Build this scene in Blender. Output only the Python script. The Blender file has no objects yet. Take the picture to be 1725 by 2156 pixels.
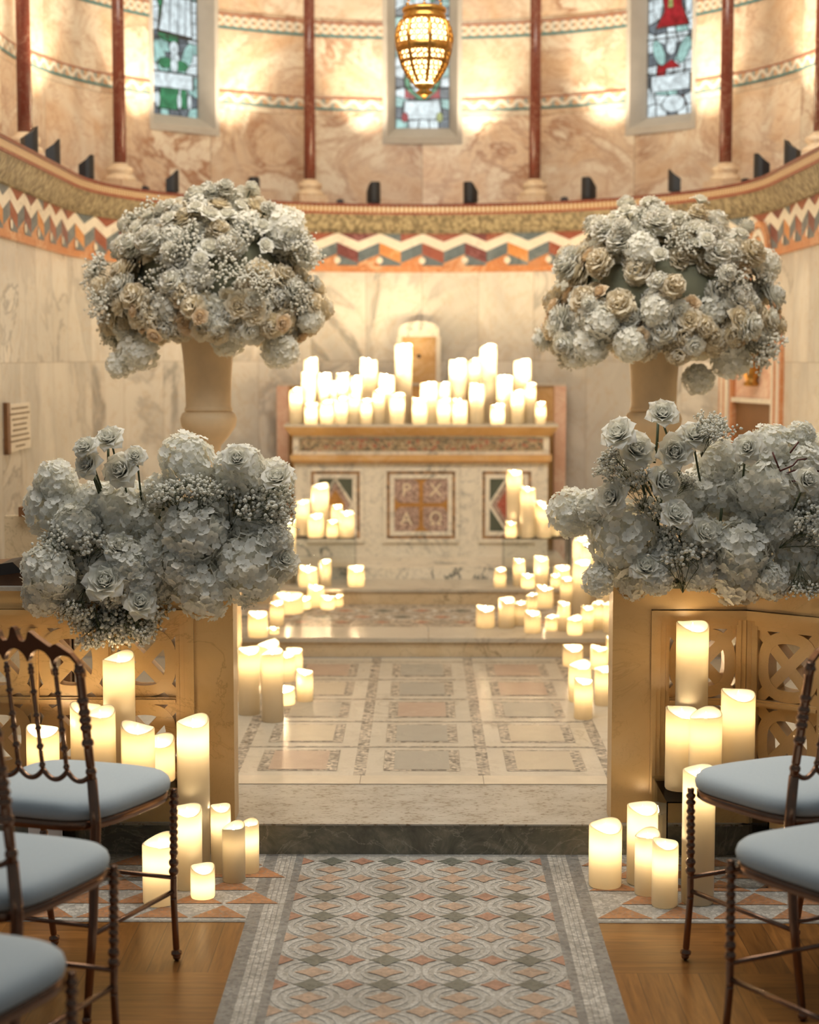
import bpy, math, random
from mathutils import Vector, Matrix, Euler
PI = math.pi
sc = bpy.context.scene
COL = sc.collection
random.seed(11)

# ------------------------------------------------------------------ camera, world, exposure
FPX = 3594.0
CAMZ = 1.5
cd = bpy.data.cameras.new('camera'); cam = bpy.data.objects.new('camera', cd); COL.objects.link(cam)
cam.location = (0, 0, CAMZ)
cam.rotation_euler = (math.radians(90 - 5.214), 0, math.radians(0.4225))
cd.sensor_fit = 'HORIZONTAL'; cd.sensor_width = 24.0; cd.lens = 24.0 * FPX / 1725.0
cd.clip_start = 0.05; cd.clip_end = 60
cd.dof.use_dof = True; cd.dof.focus_distance = 5.0; cd.dof.aperture_fstop = 2.2
sc.camera = cam
sc.view_settings.view_transform = 'Standard'; sc.view_settings.look = 'None'
sc.view_settings.gamma = 1.0; sc.view_settings.exposure = 0.0
sc.view_settings.use_curve_mapping = False
cy = sc.cycles
cy.max_bounces = 6; cy.diffuse_bounces = 3; cy.glossy_bounces = 3; cy.transmission_bounces = 4; cy.transparent_max_bounces = 12
cy.sample_clamp_indirect = 2.5; cy.sample_clamp_direct = 0
cy.caustics_reflective = False; cy.caustics_refractive = False
cy.use_adaptive_sampling = True; cy.adaptive_threshold = 0.045
W = bpy.data.worlds.new('World'); sc.world = W; W.use_nodes = True
WB = W.node_tree.nodes['Background']
WB.inputs[0].default_value = (0.84, 0.95, 1.0, 1); WB.inputs[1].default_value = 0.13   # cool daylight filling the nave

CANDLE_W = 0.62      # power of the lamp inside a pillar candle
FLAME_E = 250.0       # flame emission
SPOT_W = 100.0        # uplights on the cornice

vl = bpy.data.lights.new('vault_fill', 'AREA'); vl.shape = 'RECTANGLE'; vl.size = 3.0; vl.size_y = 3.4; vl.energy = 28.0; vl.color = (1.0, 0.80, 0.55)
vlo = bpy.data.objects.new('vault_fill', vl); COL.objects.link(vlo); vlo.location = (0, 9.0, 4.55)   # added warm fill, stands in for bounce off the uplit vault

nl = bpy.data.lights.new('nave_fill', 'AREA'); nl.shape = 'RECTANGLE'; nl.size = 3.2; nl.size_y = 1.6; nl.energy = 100.0; nl.color = (1.0, 0.97, 0.92)
nlo = bpy.data.objects.new('nave_fill', nl); COL.objects.link(nlo); nlo.location = (0, 4.5, 4.5)   # added area fill for nave daylight, aimed at the tall bouquets
nlo.rotation_euler = (Vector((0, 7.0, 1.9)) - nlo.location).to_track_quat('-Z', 'Y').to_euler()

ql = bpy.data.lights.new('bouquet_fill', 'AREA'); ql.shape = 'RECTANGLE'; ql.size = 2.6; ql.size_y = 0.8; ql.energy = 98.0; ql.color = (1.0, 0.89, 0.71)
qlo = bpy.data.objects.new('bouquet_fill', ql); COL.objects.link(qlo); qlo.location = (0, 6.0, 4.5)   # added unseen fill to brighten the tall bouquets and altar front
qlo.rotation_euler = (Vector((0, 7.6, 1.5)) - qlo.location).to_track_quat('-Z', 'Y').to_euler()

RM = cam.rotation_euler.to_matrix()
def ray(px, py): return RM @ Vector(((px - 862.5) / FPX, -(py - 1078.0) / FPX, -1.0))
def atY(px, py, Y):
    d = ray(px, py); k = Y / d.y
    return Vector((d.x * k, Y, CAMZ + d.z * k))
def atZ(px, py, z):
    d = ray(px, py); k = (z - CAMZ) / d.z
    return Vector((d.x * k, d.y * k, z))

# ------------------------------------------------------------------ mesh builder
class MB:
    def __init__(s): s.v = []; s.f = []; s.m = []; s.uv = {}; s.sm = []
    def add(s, vs, fs, m=0, sm=False, uvs=None):
        o = len(s.v); s.v += [tuple(v) for v in vs]
        for k, f in enumerate(fs):
            if uvs: s.uv[len(s.f)] = uvs[k]
            s.f.append([o + i for i in f]); s.m.append(m); s.sm.append(sm)
    def box(s, x0, x1, y0, y1, z0, z1, m=0, M=None):
        vs = [Vector((x, y, z)) for z in (z0, z1) for y in (y0, y1) for x in (x0, x1)]
        if M: vs = [M @ v for v in vs]
        s.add(vs, [(0, 2, 3, 1), (4, 5, 7, 6), (0, 1, 5, 4), (2, 6, 7, 3), (0, 4, 6, 2), (1, 3, 7, 5)], m)
    def poly(s, pts, m=0, uv=None): s.add(pts, [tuple(range(len(pts)))], m, False, [uv] if uv else None)
    def prism(s, pts2, fn, d0, d1, m=0, back=True):
        # pts2 outline (counter-clockwise), fn(a, b, d) -> 3D
        n = len(pts2)
        vs = [fn(a, b, d0) for a, b in pts2] + [fn(a, b, d1) for a, b in pts2]
        fs = [tuple(range(n))] + ([tuple(range(2 * n - 1, n - 1, -1))] if back else [])
        fs += [(i, i + n, (i + 1) % n + n, (i + 1) % n) for i in range(n)]
        s.add(vs, fs, m)
    def lathe(s, prof, seg=24, c=(0, 0, 0), m=0, sm=True, M=None):
        vs = []; fs = []
        for r, z in prof:
            for k in range(seg):
                a = 2 * PI * k / seg
                v = Vector((r * math.cos(a), r * math.sin(a), z))
                vs.append((M @ v if M else v) + Vector(c))
        for j in range(len(prof) - 1):
            for k in range(seg):
                k2 = (k + 1) % seg
                fs.append((j * seg + k, j * seg + k2, (j + 1) * seg + k2, (j + 1) * seg + k))
        if prof[0][0] > 1e-6: fs.append(tuple(reversed(range(seg))))
        if prof[-1][0] > 1e-6: fs.append(tuple((len(prof) - 1) * seg + k for k in range(seg)))
        s.add(vs, fs, m, sm)
    def tube(s, pts, rad, seg=8, m=0, closed=False):
        pts = [Vector(p) for p in pts]; n = len(pts)
        rads = rad if isinstance(rad, (list, tuple)) else [rad] * n
        vs = []; fs = []; ref = None
        for i, p in enumerate(pts):
            if closed: t = pts[(i + 1) % n] - pts[i - 1]
            else: t = pts[min(i + 1, n - 1)] - pts[max(i - 1, 0)]
            t.normalize()
            if ref is None: ref = t.orthogonal().normalized()
            ref = (ref - t * ref.dot(t))
            ref = ref.normalized() if ref.length > 1e-6 else t.orthogonal().normalized()
            b = t.cross(ref)
            for k in range(seg):
                a = 2 * PI * k / seg
                vs.append(p + (ref * math.cos(a) + b * math.sin(a)) * rads[i])
        for i in range(n if closed else n - 1):
            j = (i + 1) % n
            for k in range(seg):
                k2 = (k + 1) % seg
                fs.append((i * seg + k, i * seg + k2, j * seg + k2, j * seg + k))
        if not closed:
            fs.append(tuple(reversed(range(seg)))); fs.append(tuple((n - 1) * seg + k for k in range(seg)))
        s.add(vs, fs, m, True)
    def ball(s, c, r, m=0, seg=8, ring=5, sz=1.0):
        prof = [(max(r * math.sin(PI * j / ring), 0), -r * sz * math.cos(PI * j / ring)) for j in range(ring + 1)]
        s.lathe(prof, seg, c, m)
    def band(s, pts, w, fn, d0, d1, m=0, closed=False):
        # flat strap of width w along a 2D polyline, from depth d0 to d1
        n = len(pts); L = []; R = []
        for i in range(n):
            a = pts[i - 1] if (closed or i > 0) else pts[i]
            b = pts[(i + 1) % n] if (closed or i < n - 1) else pts[i]
            tx, ty = b[0] - a[0], b[1] - a[1]; l = math.hypot(tx, ty) or 1
            nx, ny = -ty / l * w / 2, tx / l * w / 2
            L.append((pts[i][0] + nx, pts[i][1] + ny)); R.append((pts[i][0] - nx, pts[i][1] - ny))
        for i in range(n if closed else n - 1):
            j = (i + 1) % n
            s.prism([R[i], R[j], L[j], L[i]], fn, d0, d1, m)
    def mesh(s, name, mats):
        me = bpy.data.meshes.new(name)
        me.from_pydata(s.v, [], s.f)
        for mt in (mats if isinstance(mats, (list, tuple)) else [mats]): me.materials.append(mt)
        me.polygons.foreach_set('material_index', s.m)
        me.polygons.foreach_set('use_smooth', s.sm)
        if s.uv:
            ul = me.uv_layers.new(name='UVMap')
            for fi, uv in s.uv.items():
                p = me.polygons[fi]
                for k, li in enumerate(p.loop_indices): ul.data[li].uv = uv[k]
        me.update()
        return me
    def build(s, name, mats, parent=None, loc=None):
        return obj(name, s.mesh(name, mats), parent, loc)

def obj(name, me, parent=None, loc=None):
    o = bpy.data.objects.new(name, me); COL.objects.link(o)
    if parent is not None: o.parent = parent
    if loc is not None: o.location = loc
    return o
def tag(o, label, cat, group=None, kind=None):
    o['label'] = label; o['category'] = cat
    if group: o['group'] = group
    if kind: o['kind'] = kind
    return o
def thing(name, label, cat, loc=(0, 0, 0), rz=0.0, group=None):
    o = bpy.data.objects.new(name, None); COL.objects.link(o)
    o.location = loc; o.rotation_euler = (0, 0, rz); o.empty_display_size = 0.05
    return tag(o, label, cat, group)
def struct(o): o['kind'] = 'structure'; return o
def copy_tree(o, parent=None):
    c = o.copy(); COL.objects.link(c)
    if parent is not None: c.parent = parent
    for ch in list(o.children): copy_tree(ch, c)
    return c
def lamp(name, kind, power, color, parent=None, loc=(0, 0, 0), rot=(0, 0, 0), radius=0.015):
    l = bpy.data.lights.new(name, kind); l.energy = power; l.color = color
    if kind in ('POINT', 'SPOT'): l.shadow_soft_size = radius
    o = bpy.data.objects.new(name, l); COL.objects.link(o); o.location = loc; o.rotation_euler = rot
    if parent is not None: o.parent = parent
    return o

# ------------------------------------------------------------------ materials
class NT:
    def __init__(s, name):
        s.mat = bpy.data.materials.new(name); s.mat.use_nodes = True
        s.t = s.mat.node_tree; s.n = s.t.nodes; s.b = s.n['Principled BSDF']; s.out = s.n['Material Output']
    def new(s, typ, **kw):
        n = s.n.new(typ)
        for k, v in kw.items(): setattr(n, k, v)
        return n
    def put(s, sock, v):
        if isinstance(v, bpy.types.NodeSocket): s.t.links.new(v, sock)
        elif isinstance(v, (tuple, list)) and sock.type == 'RGBA' and len(v) == 3: sock.default_value = (*v, 1)
        else: sock.default_value = v
    def math(s, op, a, b=0.0, c=None):
        n = s.new('ShaderNodeMath', operation=op); s.put(n.inputs[0], a); s.put(n.inputs[1], b)
        if c is not None: s.put(n.inputs[2], c)
        return n.outputs[0]
    def vmath(s, op, a, b):
        n = s.new('ShaderNodeVectorMath', operation=op); s.put(n.inputs[0], a)
        if op == 'SCALE': s.put(n.inputs[3], b)
        else: s.put(n.inputs[1], b)
        return n.outputs[0]
    def coord(s, which='Object'): return s.new('ShaderNodeTexCoord').outputs[which]
    def noise(s, vec, scale, detail=4.0, rough=0.55, dist=0.0, out=0):
        n = s.new('ShaderNodeTexNoise'); s.put(n.inputs['Vector'], vec); n.inputs['Scale'].default_value = scale
        n.inputs['Detail'].default_value = detail; n.inputs['Roughness'].default_value = rough; n.inputs['Distortion'].default_value = dist
        return n.outputs[out]
    def vor(s, vec, scale, feature='F1', out='Distance'):
        n = s.new('ShaderNodeTexVoronoi', feature=feature); s.put(n.inputs['Vector'], vec); n.inputs['Scale'].default_value = scale
        return n.outputs[out]
    def ramp(s, fac, stops, interp='LINEAR'):
        n = s.new('ShaderNodeValToRGB'); cr = n.color_ramp; cr.interpolation = interp
        while len(cr.elements) < len(stops): cr.elements.new(0.5)
        for e, (p, c) in zip(cr.elements, stops): e.position = p; e.color = (*c, 1) if len(c) == 3 else c
        s.put(n.inputs[0], fac); return n.outputs[0]
    def mix(s, fac, a, b, mode='MIX'):
        n = s.new('ShaderNodeMix', data_type='RGBA', blend_type=mode)
        s.put(n.inputs[0], fac); s.put(n.inputs[6], a); s.put(n.inputs[7], b); return n.outputs[2]
    def rng(s, v, a, b, c=0.0, d=1.0):
        n = s.new('ShaderNodeMapRange'); s.put(n.inputs[0], v)
        for i, x in enumerate((a, b, c, d)): n.inputs[i + 1].default_value = x
        return n.outputs[0]
    def sep(s, v):
        n = s.new('ShaderNodeSeparateXYZ'); s.put(n.inputs[0], v); return n.outputs
    def comb(s, x, y, z=0.0):
        n = s.new('ShaderNodeCombineXYZ'); s.put(n.inputs[0], x); s.put(n.inputs[1], y); s.put(n.inputs[2], z); return n.outputs[0]
    def bump(s, h, strength=0.2, dist=0.01):
        n = s.new('ShaderNodeBump'); n.inputs['Strength'].default_value = strength; n.inputs['Distance'].default_value = dist
        s.put(n.inputs['Height'], h); s.t.links.new(n.outputs[0], s.b.inputs['Normal'])
    def fin(s, col=None, rough=0.5, metal=0.0, spec=0.5):
        if col is not None: s.put(s.b.inputs['Base Color'], col)
        s.put(s.b.inputs['Roughness'], rough); s.put(s.b.inputs['Metallic'], metal)
        s.b.inputs['Specular IOR Level'].default_value = spec
        return s.mat

def plain(name, col, rough=0.5, metal=0.0, var=0.08, scale=12.0, spec=0.5, bump=0.0):
    t = NT(name); v = t.noise(t.coord(), scale, 4)
    k = t.rng(v, 0.3, 0.7, 1 - var, 1 + var)
    c = t.vmath('SCALE', Vector(col), k)
    if bump: t.bump(v, bump, 0.003)
    return t.fin(c, rough, metal, spec)

def marble(name, base, dark, vein, scale=2.2, width=0.035, rough=0.32, cloud=0.5, slab=None, joint=(0.25, 0.18, 0.1), stretch=(1, 1, 1), coord='Object', vein2=None, vamt=0.8):
    t = NT(name); co = t.coord(coord); src = co
    if slab:
        o = t.sep(t.coord('UV'))
        iu = t.math('FLOOR', t.math('DIVIDE', o[0], slab[0])); iv = t.math('FLOOR', t.math('DIVIDE', o[1], slab[1]))
        wn = t.new('ShaderNodeTexWhiteNoise', noise_dimensions='2D'); t.put(wn.inputs['Vector'], t.comb(iu, iv))
        co = t.vmath('ADD', co, t.vmath('SCALE', wn.outputs['Color'], 7.0))
    co = t.vmath('MULTIPLY', co, Vector(stretch))
    n1 = t.noise(co, scale, 6, 0.6, 1.6)
    n2 = t.noise(co, scale * 2.3, 6, 0.62, 2.2)
    n3 = t.noise(co, scale * 0.6, 3, 0.5, 0.6)
    v1 = t.rng(t.math('ABSOLUTE', t.math('SUBTRACT', n1, 0.5)), 0.0, width, 1, 0)
    v2 = t.rng(t.math('ABSOLUTE', t.math('SUBTRACT', n2, 0.52)), 0.0, width * 0.6, 1, 0)
    mask = t.rng(n3, 0.42, 0.62, 0, 1)
    c = t.mix(t.math('MULTIPLY', t.rng(n1, 0.42, 0.68, 0, 1), cloud), base, dark)
    c = t.mix(t.math('MULTIPLY', t.math('MULTIPLY', v1, mask), vamt), c, vein)
    c = t.mix(t.math('MULTIPLY', v2, vamt * 0.5), c, vein2 or vein)
    if slab:
        fu = t.math('FRACT', t.math('DIVIDE', o[0], slab[0])); fv = t.math('FRACT', t.math('DIVIDE', o[1], slab[1]))
        ju = t.math('LESS_THAN', t.math('MINIMUM', fu, t.math('SUBTRACT', 1.0, fu)), 0.0022 / slab[0])
        jv = t.math('LESS_THAN', t.math('MINIMUM', fv, t.math('SUBTRACT', 1.0, fv)), 0.0022 / slab[1])
        c = t.mix(t.math('MULTIPLY', t.math('MAXIMUM', ju, jv), 0.55), c, joint)
        tone = t.rng(wn.outputs['Value'], 0, 1, 0.86, 1.06)
        c = t.vmath('SCALE', c, tone)
    return t.fin(c, rough)

M = {}
M['wall'] = marble('grey veined white marble slabs', (0.72, 0.68, 0.60), (0.48, 0.465, 0.42), (0.24, 0.23, 0.205), 1.3, 0.035, 0.3, 0.9, slab=(0.36, 1.47), stretch=(1, 1, 0.75), vein2=(0.50, 0.36, 0.2))
M['upper'] = marble('cream marble with rust veins', (0.88, 0.79, 0.64), (0.68, 0.46, 0.28), (0.33, 0.12, 0.045), 1.7, 0.06, 0.35, 0.9, slab=(0.62, 0.60), stretch=(1, 1, 1.4), vein2=(0.45, 0.2, 0.08))
M['screen'] = marble('honey marble', (0.74, 0.50, 0.23), (0.60, 0.37, 0.14), (0.36, 0.19, 0.07), 2.2, 0.01, 0.32, 0.6, vamt=0.4)
M['altar'] = marble('white marble with dark blue green veins', (0.84, 0.78, 0.66), (0.76, 0.69, 0.55), (0.05, 0.075, 0.08), 2.3, 0.026, 0.28, 0.4, vamt=1.0)
M['ochre'] = marble('ochre marble', (0.62, 0.38, 0.15), (0.48, 0.26, 0.10), (0.72, 0.52, 0.30), 4.0, 0.05, 0.3)
M['pink'] = marble('pink breccia marble', (0.72, 0.45, 0.33), (0.55, 0.28, 0.18), (0.85, 0.70, 0.55), 6.0, 0.06, 0.3)
M['orange'] = marble('orange marble band', (0.54, 0.22, 0.085), (0.42, 0.15, 0.06), (0.74, 0.52, 0.34), 6.0, 0.06, 0.3)
M['redcol'] = marble('dark red marble', (0.20, 0.055, 0.035), (0.13, 0.035, 0.025), (0.45, 0.28, 0.2), 6.0, 0.015, 0.18, 0.5)
M['step'] = marble('brown veined marble', (0.66, 0.53, 0.35), (0.55, 0.40, 0.22), (0.20, 0.14, 0.07), 3.0, 0.025, 0.22, 0.6)
M['tread'] = marble('pale worn marble', (0.56, 0.515, 0.43), (0.45, 0.41, 0.335), (0.30, 0.25, 0.19), 3.0, 0.02, 0.3, 0.5)
M['gilt'] = plain('gold leaf', (0.85, 0.52, 0.15), 0.3, 0.9, 0.15, 40)
M['brass'] = plain('old gilt metal', (0.50, 0.27, 0.07), 0.32, 1.0, 0.2, 60)
M['bronze'] = plain('brown bronze lacquer', (0.26, 0.155, 0.105), 0.2, 0.9, 0.1, 30)
M['cushion'] = plain('pale blue grey seat cloth', (0.58, 0.66, 0.71), 0.75, 0, 0.03, 200, 0.2, 0.05)
M['black'] = plain('black lamp housing', (0.012, 0.013, 0.016), 0.45)
M['dark'] = plain('dark charcoal leather', (0.03, 0.025, 0.022), 0.5)
M['wood'] = plain('dark brown oak', (0.16, 0.07, 0.025), 0.4, 0, 0.25, 18)
M['stem'] = plain('dark green stem', (0.045, 0.06, 0.02), 0.6)
M['twig'] = plain('dark red twig', (0.10, 0.02, 0.012), 0.5)
M['core'] = plain('dull green foliage', (0.16, 0.165, 0.11), 0.8)  # dark grey green of the bouquet filler and the flower tray
M['urn'] = plain('candle tinted plaster', (0.74, 0.55, 0.33), 0.6, 0, 0.05, 20)  # tan base colour carries the warmth of candlelight on the urns
M['white'] = plain('white painted board', (0.75, 0.70, 0.66), 0.5)
M['paper'] = plain('white notice board', (0.68, 0.62, 0.52), 0.6)
M['ink'] = plain('faded grey lettering', (0.24, 0.19, 0.13), 0.7)
M['frame'] = plain('grey stone window frame', (0.48, 0.46, 0.42), 0.7, 0, 0.06, 14)
M['colbase'] = marble('cream marble moulded base', (0.78, 0.64, 0.46), (0.66, 0.48, 0.3), (0.5, 0.25, 0.1), 6, 0.04, 0.35)
M['void'] = plain('painted shade of recess', (0.20, 0.10, 0.04), 0.5)  # for a flat sheet; the niche opening's shade is put into this brown

def flower_mat(name, col, tr):
    t = NT(name); t.n.remove(t.b)
    d = t.new('ShaderNodeBsdfDiffuse'); l = t.new('ShaderNodeBsdfTranslucent'); m = t.new('ShaderNodeMixShader')
    v = t.rng(t.noise(t.coord(), 6.0, 3), 0.3, 0.7, 0.9, 1.05)
    c = t.vmath('SCALE', Vector(col), v)
    t.put(d.inputs[0], c); t.put(l.inputs[0], tr); m.inputs[0].default_value = 0.42
    t.t.links.new(d.outputs[0], m.inputs[1]); t.t.links.new(l.outputs[0], m.inputs[2]); t.t.links.new(m.outputs[0], t.out.inputs[0])
    return t.mat
M['petal'] = flower_mat('white petals', (0.93, 0.92, 0.86), (0.92, 0.90, 0.78))
M['cream'] = flower_mat('cream petals', (0.90, 0.83, 0.68), (0.88, 0.77, 0.55))
M['peach'] = flower_mat('pale peach petals', (0.86, 0.73, 0.55), (0.88, 0.68, 0.44))

def wax_mat():
    t = NT('ivory wax'); t.n.remove(t.b)
    d = t.new('ShaderNodeBsdfDiffuse'); l = t.new('ShaderNodeBsdfTranslucent'); m = t.new('ShaderNodeMixShader')
    g = t.new('ShaderNodeBsdfGlossy'); m2 = t.new('ShaderNodeMixShader'); fr = t.new('ShaderNodeFresnel'); fr.inputs[0].default_value = 1.35
    t.put(d.inputs[0], (0.80, 0.72, 0.55)); t.put(l.inputs[0], (0.95, 0.80, 0.55)); m.inputs[0].default_value = 0.5
    g.inputs['Roughness'].default_value = 0.4
    t.t.links.new(d.outputs[0], m.inputs[1]); t.t.links.new(l.outputs[0], m.inputs[2])
    t.t.links.new(fr.outputs[0], m2.inputs[0]); t.t.links.new(m.outputs[0], m2.inputs[1]); t.t.links.new(g.outputs[0], m2.inputs[2])
    t.t.links.new(m2.outputs[0], t.out.inputs[0])
    return t.mat
M['wax'] = wax_mat()
def emit(name, col, e):
    t = NT(name); t.n.remove(t.b); em = t.new('ShaderNodeEmission')
    t.put(em.inputs[0], col); em.inputs[1].default_value = e
    t.t.links.new(em.outputs[0], t.out.inputs[0]); return t.mat
M['flame'] = emit('candle flame', (1.0, 0.74, 0.42), FLAME_E)
M['flame2'] = emit('bright candle flame', (1.0, 0.76, 0.46), 2400.0); M['flame1'] = emit('steady candle flame', (1.0, 0.72, 0.39), 900.0)
M['lampglass'] = emit('lit lamp glass', (1.0, 0.70, 0.34), 5.0)
def acrylic():
    t = NT('clear acrylic'); t.n.remove(t.b)
    a = t.new('ShaderNodeBsdfTransparent'); g = t.new('ShaderNodeBsdfGlossy'); m = t.new('ShaderNodeMixShader'); fr = t.new('ShaderNodeFresnel')
    a.inputs[0].default_value = (0.96, 0.97, 0.97, 1); g.inputs['Roughness'].default_value = 0.03; fr.inputs[0].default_value = 1.12
    t.t.links.new(fr.outputs[0], m.inputs[0]); t.t.links.new(a.outputs[0], m.inputs[1]); t.t.links.new(g.outputs[0], m.inputs[2])
    t.t.links.new(m.outputs[0], t.out.inputs[0]); return t.mat
M['acrylic'] = acrylic()
def glassm(name, col, e):
    # stained glass lit by daylight from outside; brushed paint texture
    t = NT(name); t.n.remove(t.b); em = t.new('ShaderNodeEmission'); g = t.new('ShaderNodeBsdfGlossy'); ad = t.new('ShaderNodeAddShader')
    k = t.rng(t.noise(t.coord(), 26, 5, 0.65), 0.3, 0.7, 0.45, 1.25)
    t.put(em.inputs[0], t.vmath('SCALE', Vector(col), k)); em.inputs[1].default_value = e
    g.inputs[0].default_value = (0.03, 0.03, 0.03, 1); g.inputs['Roughness'].default_value = 0.2
    t.t.links.new(em.outputs[0], ad.inputs[0]); t.t.links.new(g.outputs[0], ad.inputs[1]); t.t.links.new(ad.outputs[0], t.out.inputs[0])
    return t.mat
GL = [glassm('grey stained glass', (0.20, 0.24, 0.27), 0.8), glassm('white stained glass', (0.80, 0.92, 0.95), 1.0),
      glassm('pale teal stained glass', (0.45, 0.75, 0.70), 0.9), glassm('green stained glass', (0.06, 0.30, 0.14), 0.9),
      glassm('red stained glass', (0.45, 0.02, 0.03), 0.9), glassm('yellow green stained glass', (0.55, 0.60, 0.20), 0.8),
      plain('lead came', (0.02, 0.022, 0.025), 0.6)]

def mosaic(name, col, tile=0.012, var=0.35, grout=(0.30, 0.27, 0.23), gamt=0.6, rough=0.45):
    t = NT(name); co = t.coord()
    e = t.vor(co, 1.0 / tile, 'DISTANCE_TO_EDGE'); cid = t.vor(co, 1.0 / tile, 'F1', 'Color')
    k = t.rng(t.sep(cid)[0], 0, 1, 1 - var, 1 + var * 0.6)
    big = t.rng(t.noise(co, 5.0, 4), 0.35, 0.65, 0.82, 1.1)
    c = t.vmath('SCALE', t.vmath('SCALE', Vector(col), k), big)
    c = t.mix(t.math('MULTIPLY', t.rng(e, 0.03, 0.08, 1, 0), gamt), c, grout)
    return t.fin(c, rough)
M['m_white'] = mosaic('off white tesserae', (0.56, 0.54, 0.49))
M['m_pale'] = mosaic('pale grey tesserae', (0.50, 0.49, 0.45), 0.011, 0.3)
M['m_ring'] = mosaic('white ring tesserae', (0.60, 0.59, 0.55), 0.010, 0.2)
M['m_grey'] = mosaic('grey tesserae', (0.27, 0.27, 0.26), 0.012)
M['m_green'] = mosaic('dark green stone', (0.17, 0.18, 0.15), 0.01, 0.25, gamt=0.2)
M['m_orange'] = mosaic('salmon orange stone', (0.52, 0.37, 0.27), 0.01, 0.25, gamt=0.2)
M['m_red'] = mosaic('red stone', (0.46, 0.25, 0.17), 0.01, 0.25, gamt=0.2)
M['m_terra'] = mosaic('terracotta tesserae', (0.50, 0.23, 0.10), 0.014, 0.25)
M['m_mix'] = mosaic('brown and white border tesserae', (0.46, 0.40, 0.32), 0.014, 0.75)

def speckle():
    t = NT('speckled pale stone'); co = t.vmath('MULTIPLY', t.coord(), Vector((1, 1.6, 1)))
    a = t.noise(co, 55, 4, 0.6); b = t.noise(co, 9, 4)
    spots = t.rng(t.math('ADD', a, t.math('MULTIPLY', b, 0.35)), 0.735, 0.79, 0, 1)
    c = t.mix(t.rng(b, 0.35, 0.65), (0.44, 0.425, 0.375), (0.35, 0.335, 0.29))
    c = t.mix(t.math('MULTIPLY', spots, 0.8), c, (0.16, 0.11, 0.06))
    return t.fin(c, 0.35)
M['speckle'] = speckle()
def greenstone():
    t = NT('dark green grey marble'); co = t.coord()
    a = t.noise(co, 7, 8, 0.7, 1.5); b = t.noise(co, 3.0, 6, 0.6, 2.0)
    c = t.ramp(a, [(0.3, (0.08, 0.08, 0.065)), (0.5, (0.17, 0.165, 0.13)), (0.72, (0.34, 0.31, 0.24))])
    v = t.rng(t.math('ABSOLUTE', t.math('SUBTRACT', b, 0.5)), 0, 0.012, 1, 0)
    c = t.mix(t.math('MULTIPLY', v, 0.6), c, (0.42, 0.40, 0.32))
    return t.fin(c, 0.35)
M['plinth'] = greenstone()
def parquet(name, seed, along):
    # planks run along one axis; grain and tone vary by plank
    t = NT(name); o = t.sep(t.coord())
    a, b = (o[0], o[1]) if along == 'X' else (o[1], o[0])
    row = t.math('FLOOR', t.math('DIVIDE', b, 0.075)); 
    wn = t.new('ShaderNodeTexWhiteNoise', noise_dimensions='1D'); t.put(wn.inputs['W'], t.math('ADD', row, seed))
    g = t.noise(t.comb(t.math('MULTIPLY', a, 3.0), t.math('MULTIPLY', b, 40.0), t.math('MULTIPLY', row, 3.7)), 2.0, 5, 0.6, 0.5)
    c = t.ramp(g, [(0.25, (0.13, 0.05, 0.012)), (0.55, (0.26, 0.11, 0.027)), (0.8, (0.37, 0.17, 0.048))])
    c = t.vmath('SCALE', c, t.rng(wn.outputs['Value'], 0, 1, 0.78, 1.15))
    f = t.math('FRACT', t.math('DIVIDE', b, 0.075))
    c = t.mix(t.math('MULTIPLY', t.math('LESS_THAN', f, 0.03), 0.8), c, (0.05, 0.02, 0.01))
    return t.fin(c, 0.3)
M['plankX'] = parquet('oak floor planks across', 1, 'X'); M['plankY'] = parquet('oak floor planks along', 7, 'Y')
def frieze_band(kind):
    # painted band: red line on top, teal line below, white interlace between
    t = NT('painted interlace band ' + kind); o = t.sep(t.coord('UV')); u = o[0]; v = o[1]
    ph = t.math('MULTIPLY', u, 2 * PI / 0.105)
    w1 = t.math('MULTIPLY', t.math('SINE', ph), 0.24); w2 = t.math('MULTIPLY', w1, -1.0)
    d1 = t.math('ABSOLUTE', t.math('SUBTRACT', t.math('SUBTRACT', v, 0.53), w1))
    d2 = t.math('ABSOLUTE', t.math('SUBTRACT', t.math('SUBTRACT', v, 0.53), w2))
    if kind == 'wave': d = t.math('ABSOLUTE', t.math('SUBTRACT', t.math('SUBTRACT', v, 0.53), w1)); th = 0.16
    else: d = t.math('MINIMUM', d1, d2); th = 0.10
    strap = t.math('LESS_THAN', d, th)
    bg = t.mix(t.math('GREATER_THAN', t.math('SINE', t.math('MULTIPLY', ph, 2.0)), 0.3), (0.55, 0.36, 0.22), (0.30, 0.36, 0.34))
    c = t.mix(strap, bg, (0.74, 0.70, 0.60))
    c = t.mix(t.math('GREATER_THAN', v, 0.88), c, (0.36, 0.13, 0.08))
    c = t.mix(t.math('LESS_THAN', v, 0.16), c, (0.05, 0.20, 0.22))
    return t.fin(c, 0.5)
M['bandw'] = frieze_band('wave'); M['bandl'] = frieze_band('links')
def carved():
    t = NT('olive gold carved foliage'); o = t.sep(t.coord('UV'))
    co = t.comb(o[0], o[1]); a = t.vor(co, 45, 'SMOOTH_F1'); b = t.noise(co, 70, 4)
    c = t.ramp(t.math('ADD', a, t.math('MULTIPLY', b, 0.3)), [(0.15, (0.44, 0.37, 0.23)), (0.45, (0.33, 0.27, 0.155)), (0.75, (0.15, 0.115, 0.06))])
    t.bump(a, 0.8, 0.01); return t.fin(c, 0.55, 0.1)
M['carved'] = carved()
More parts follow.
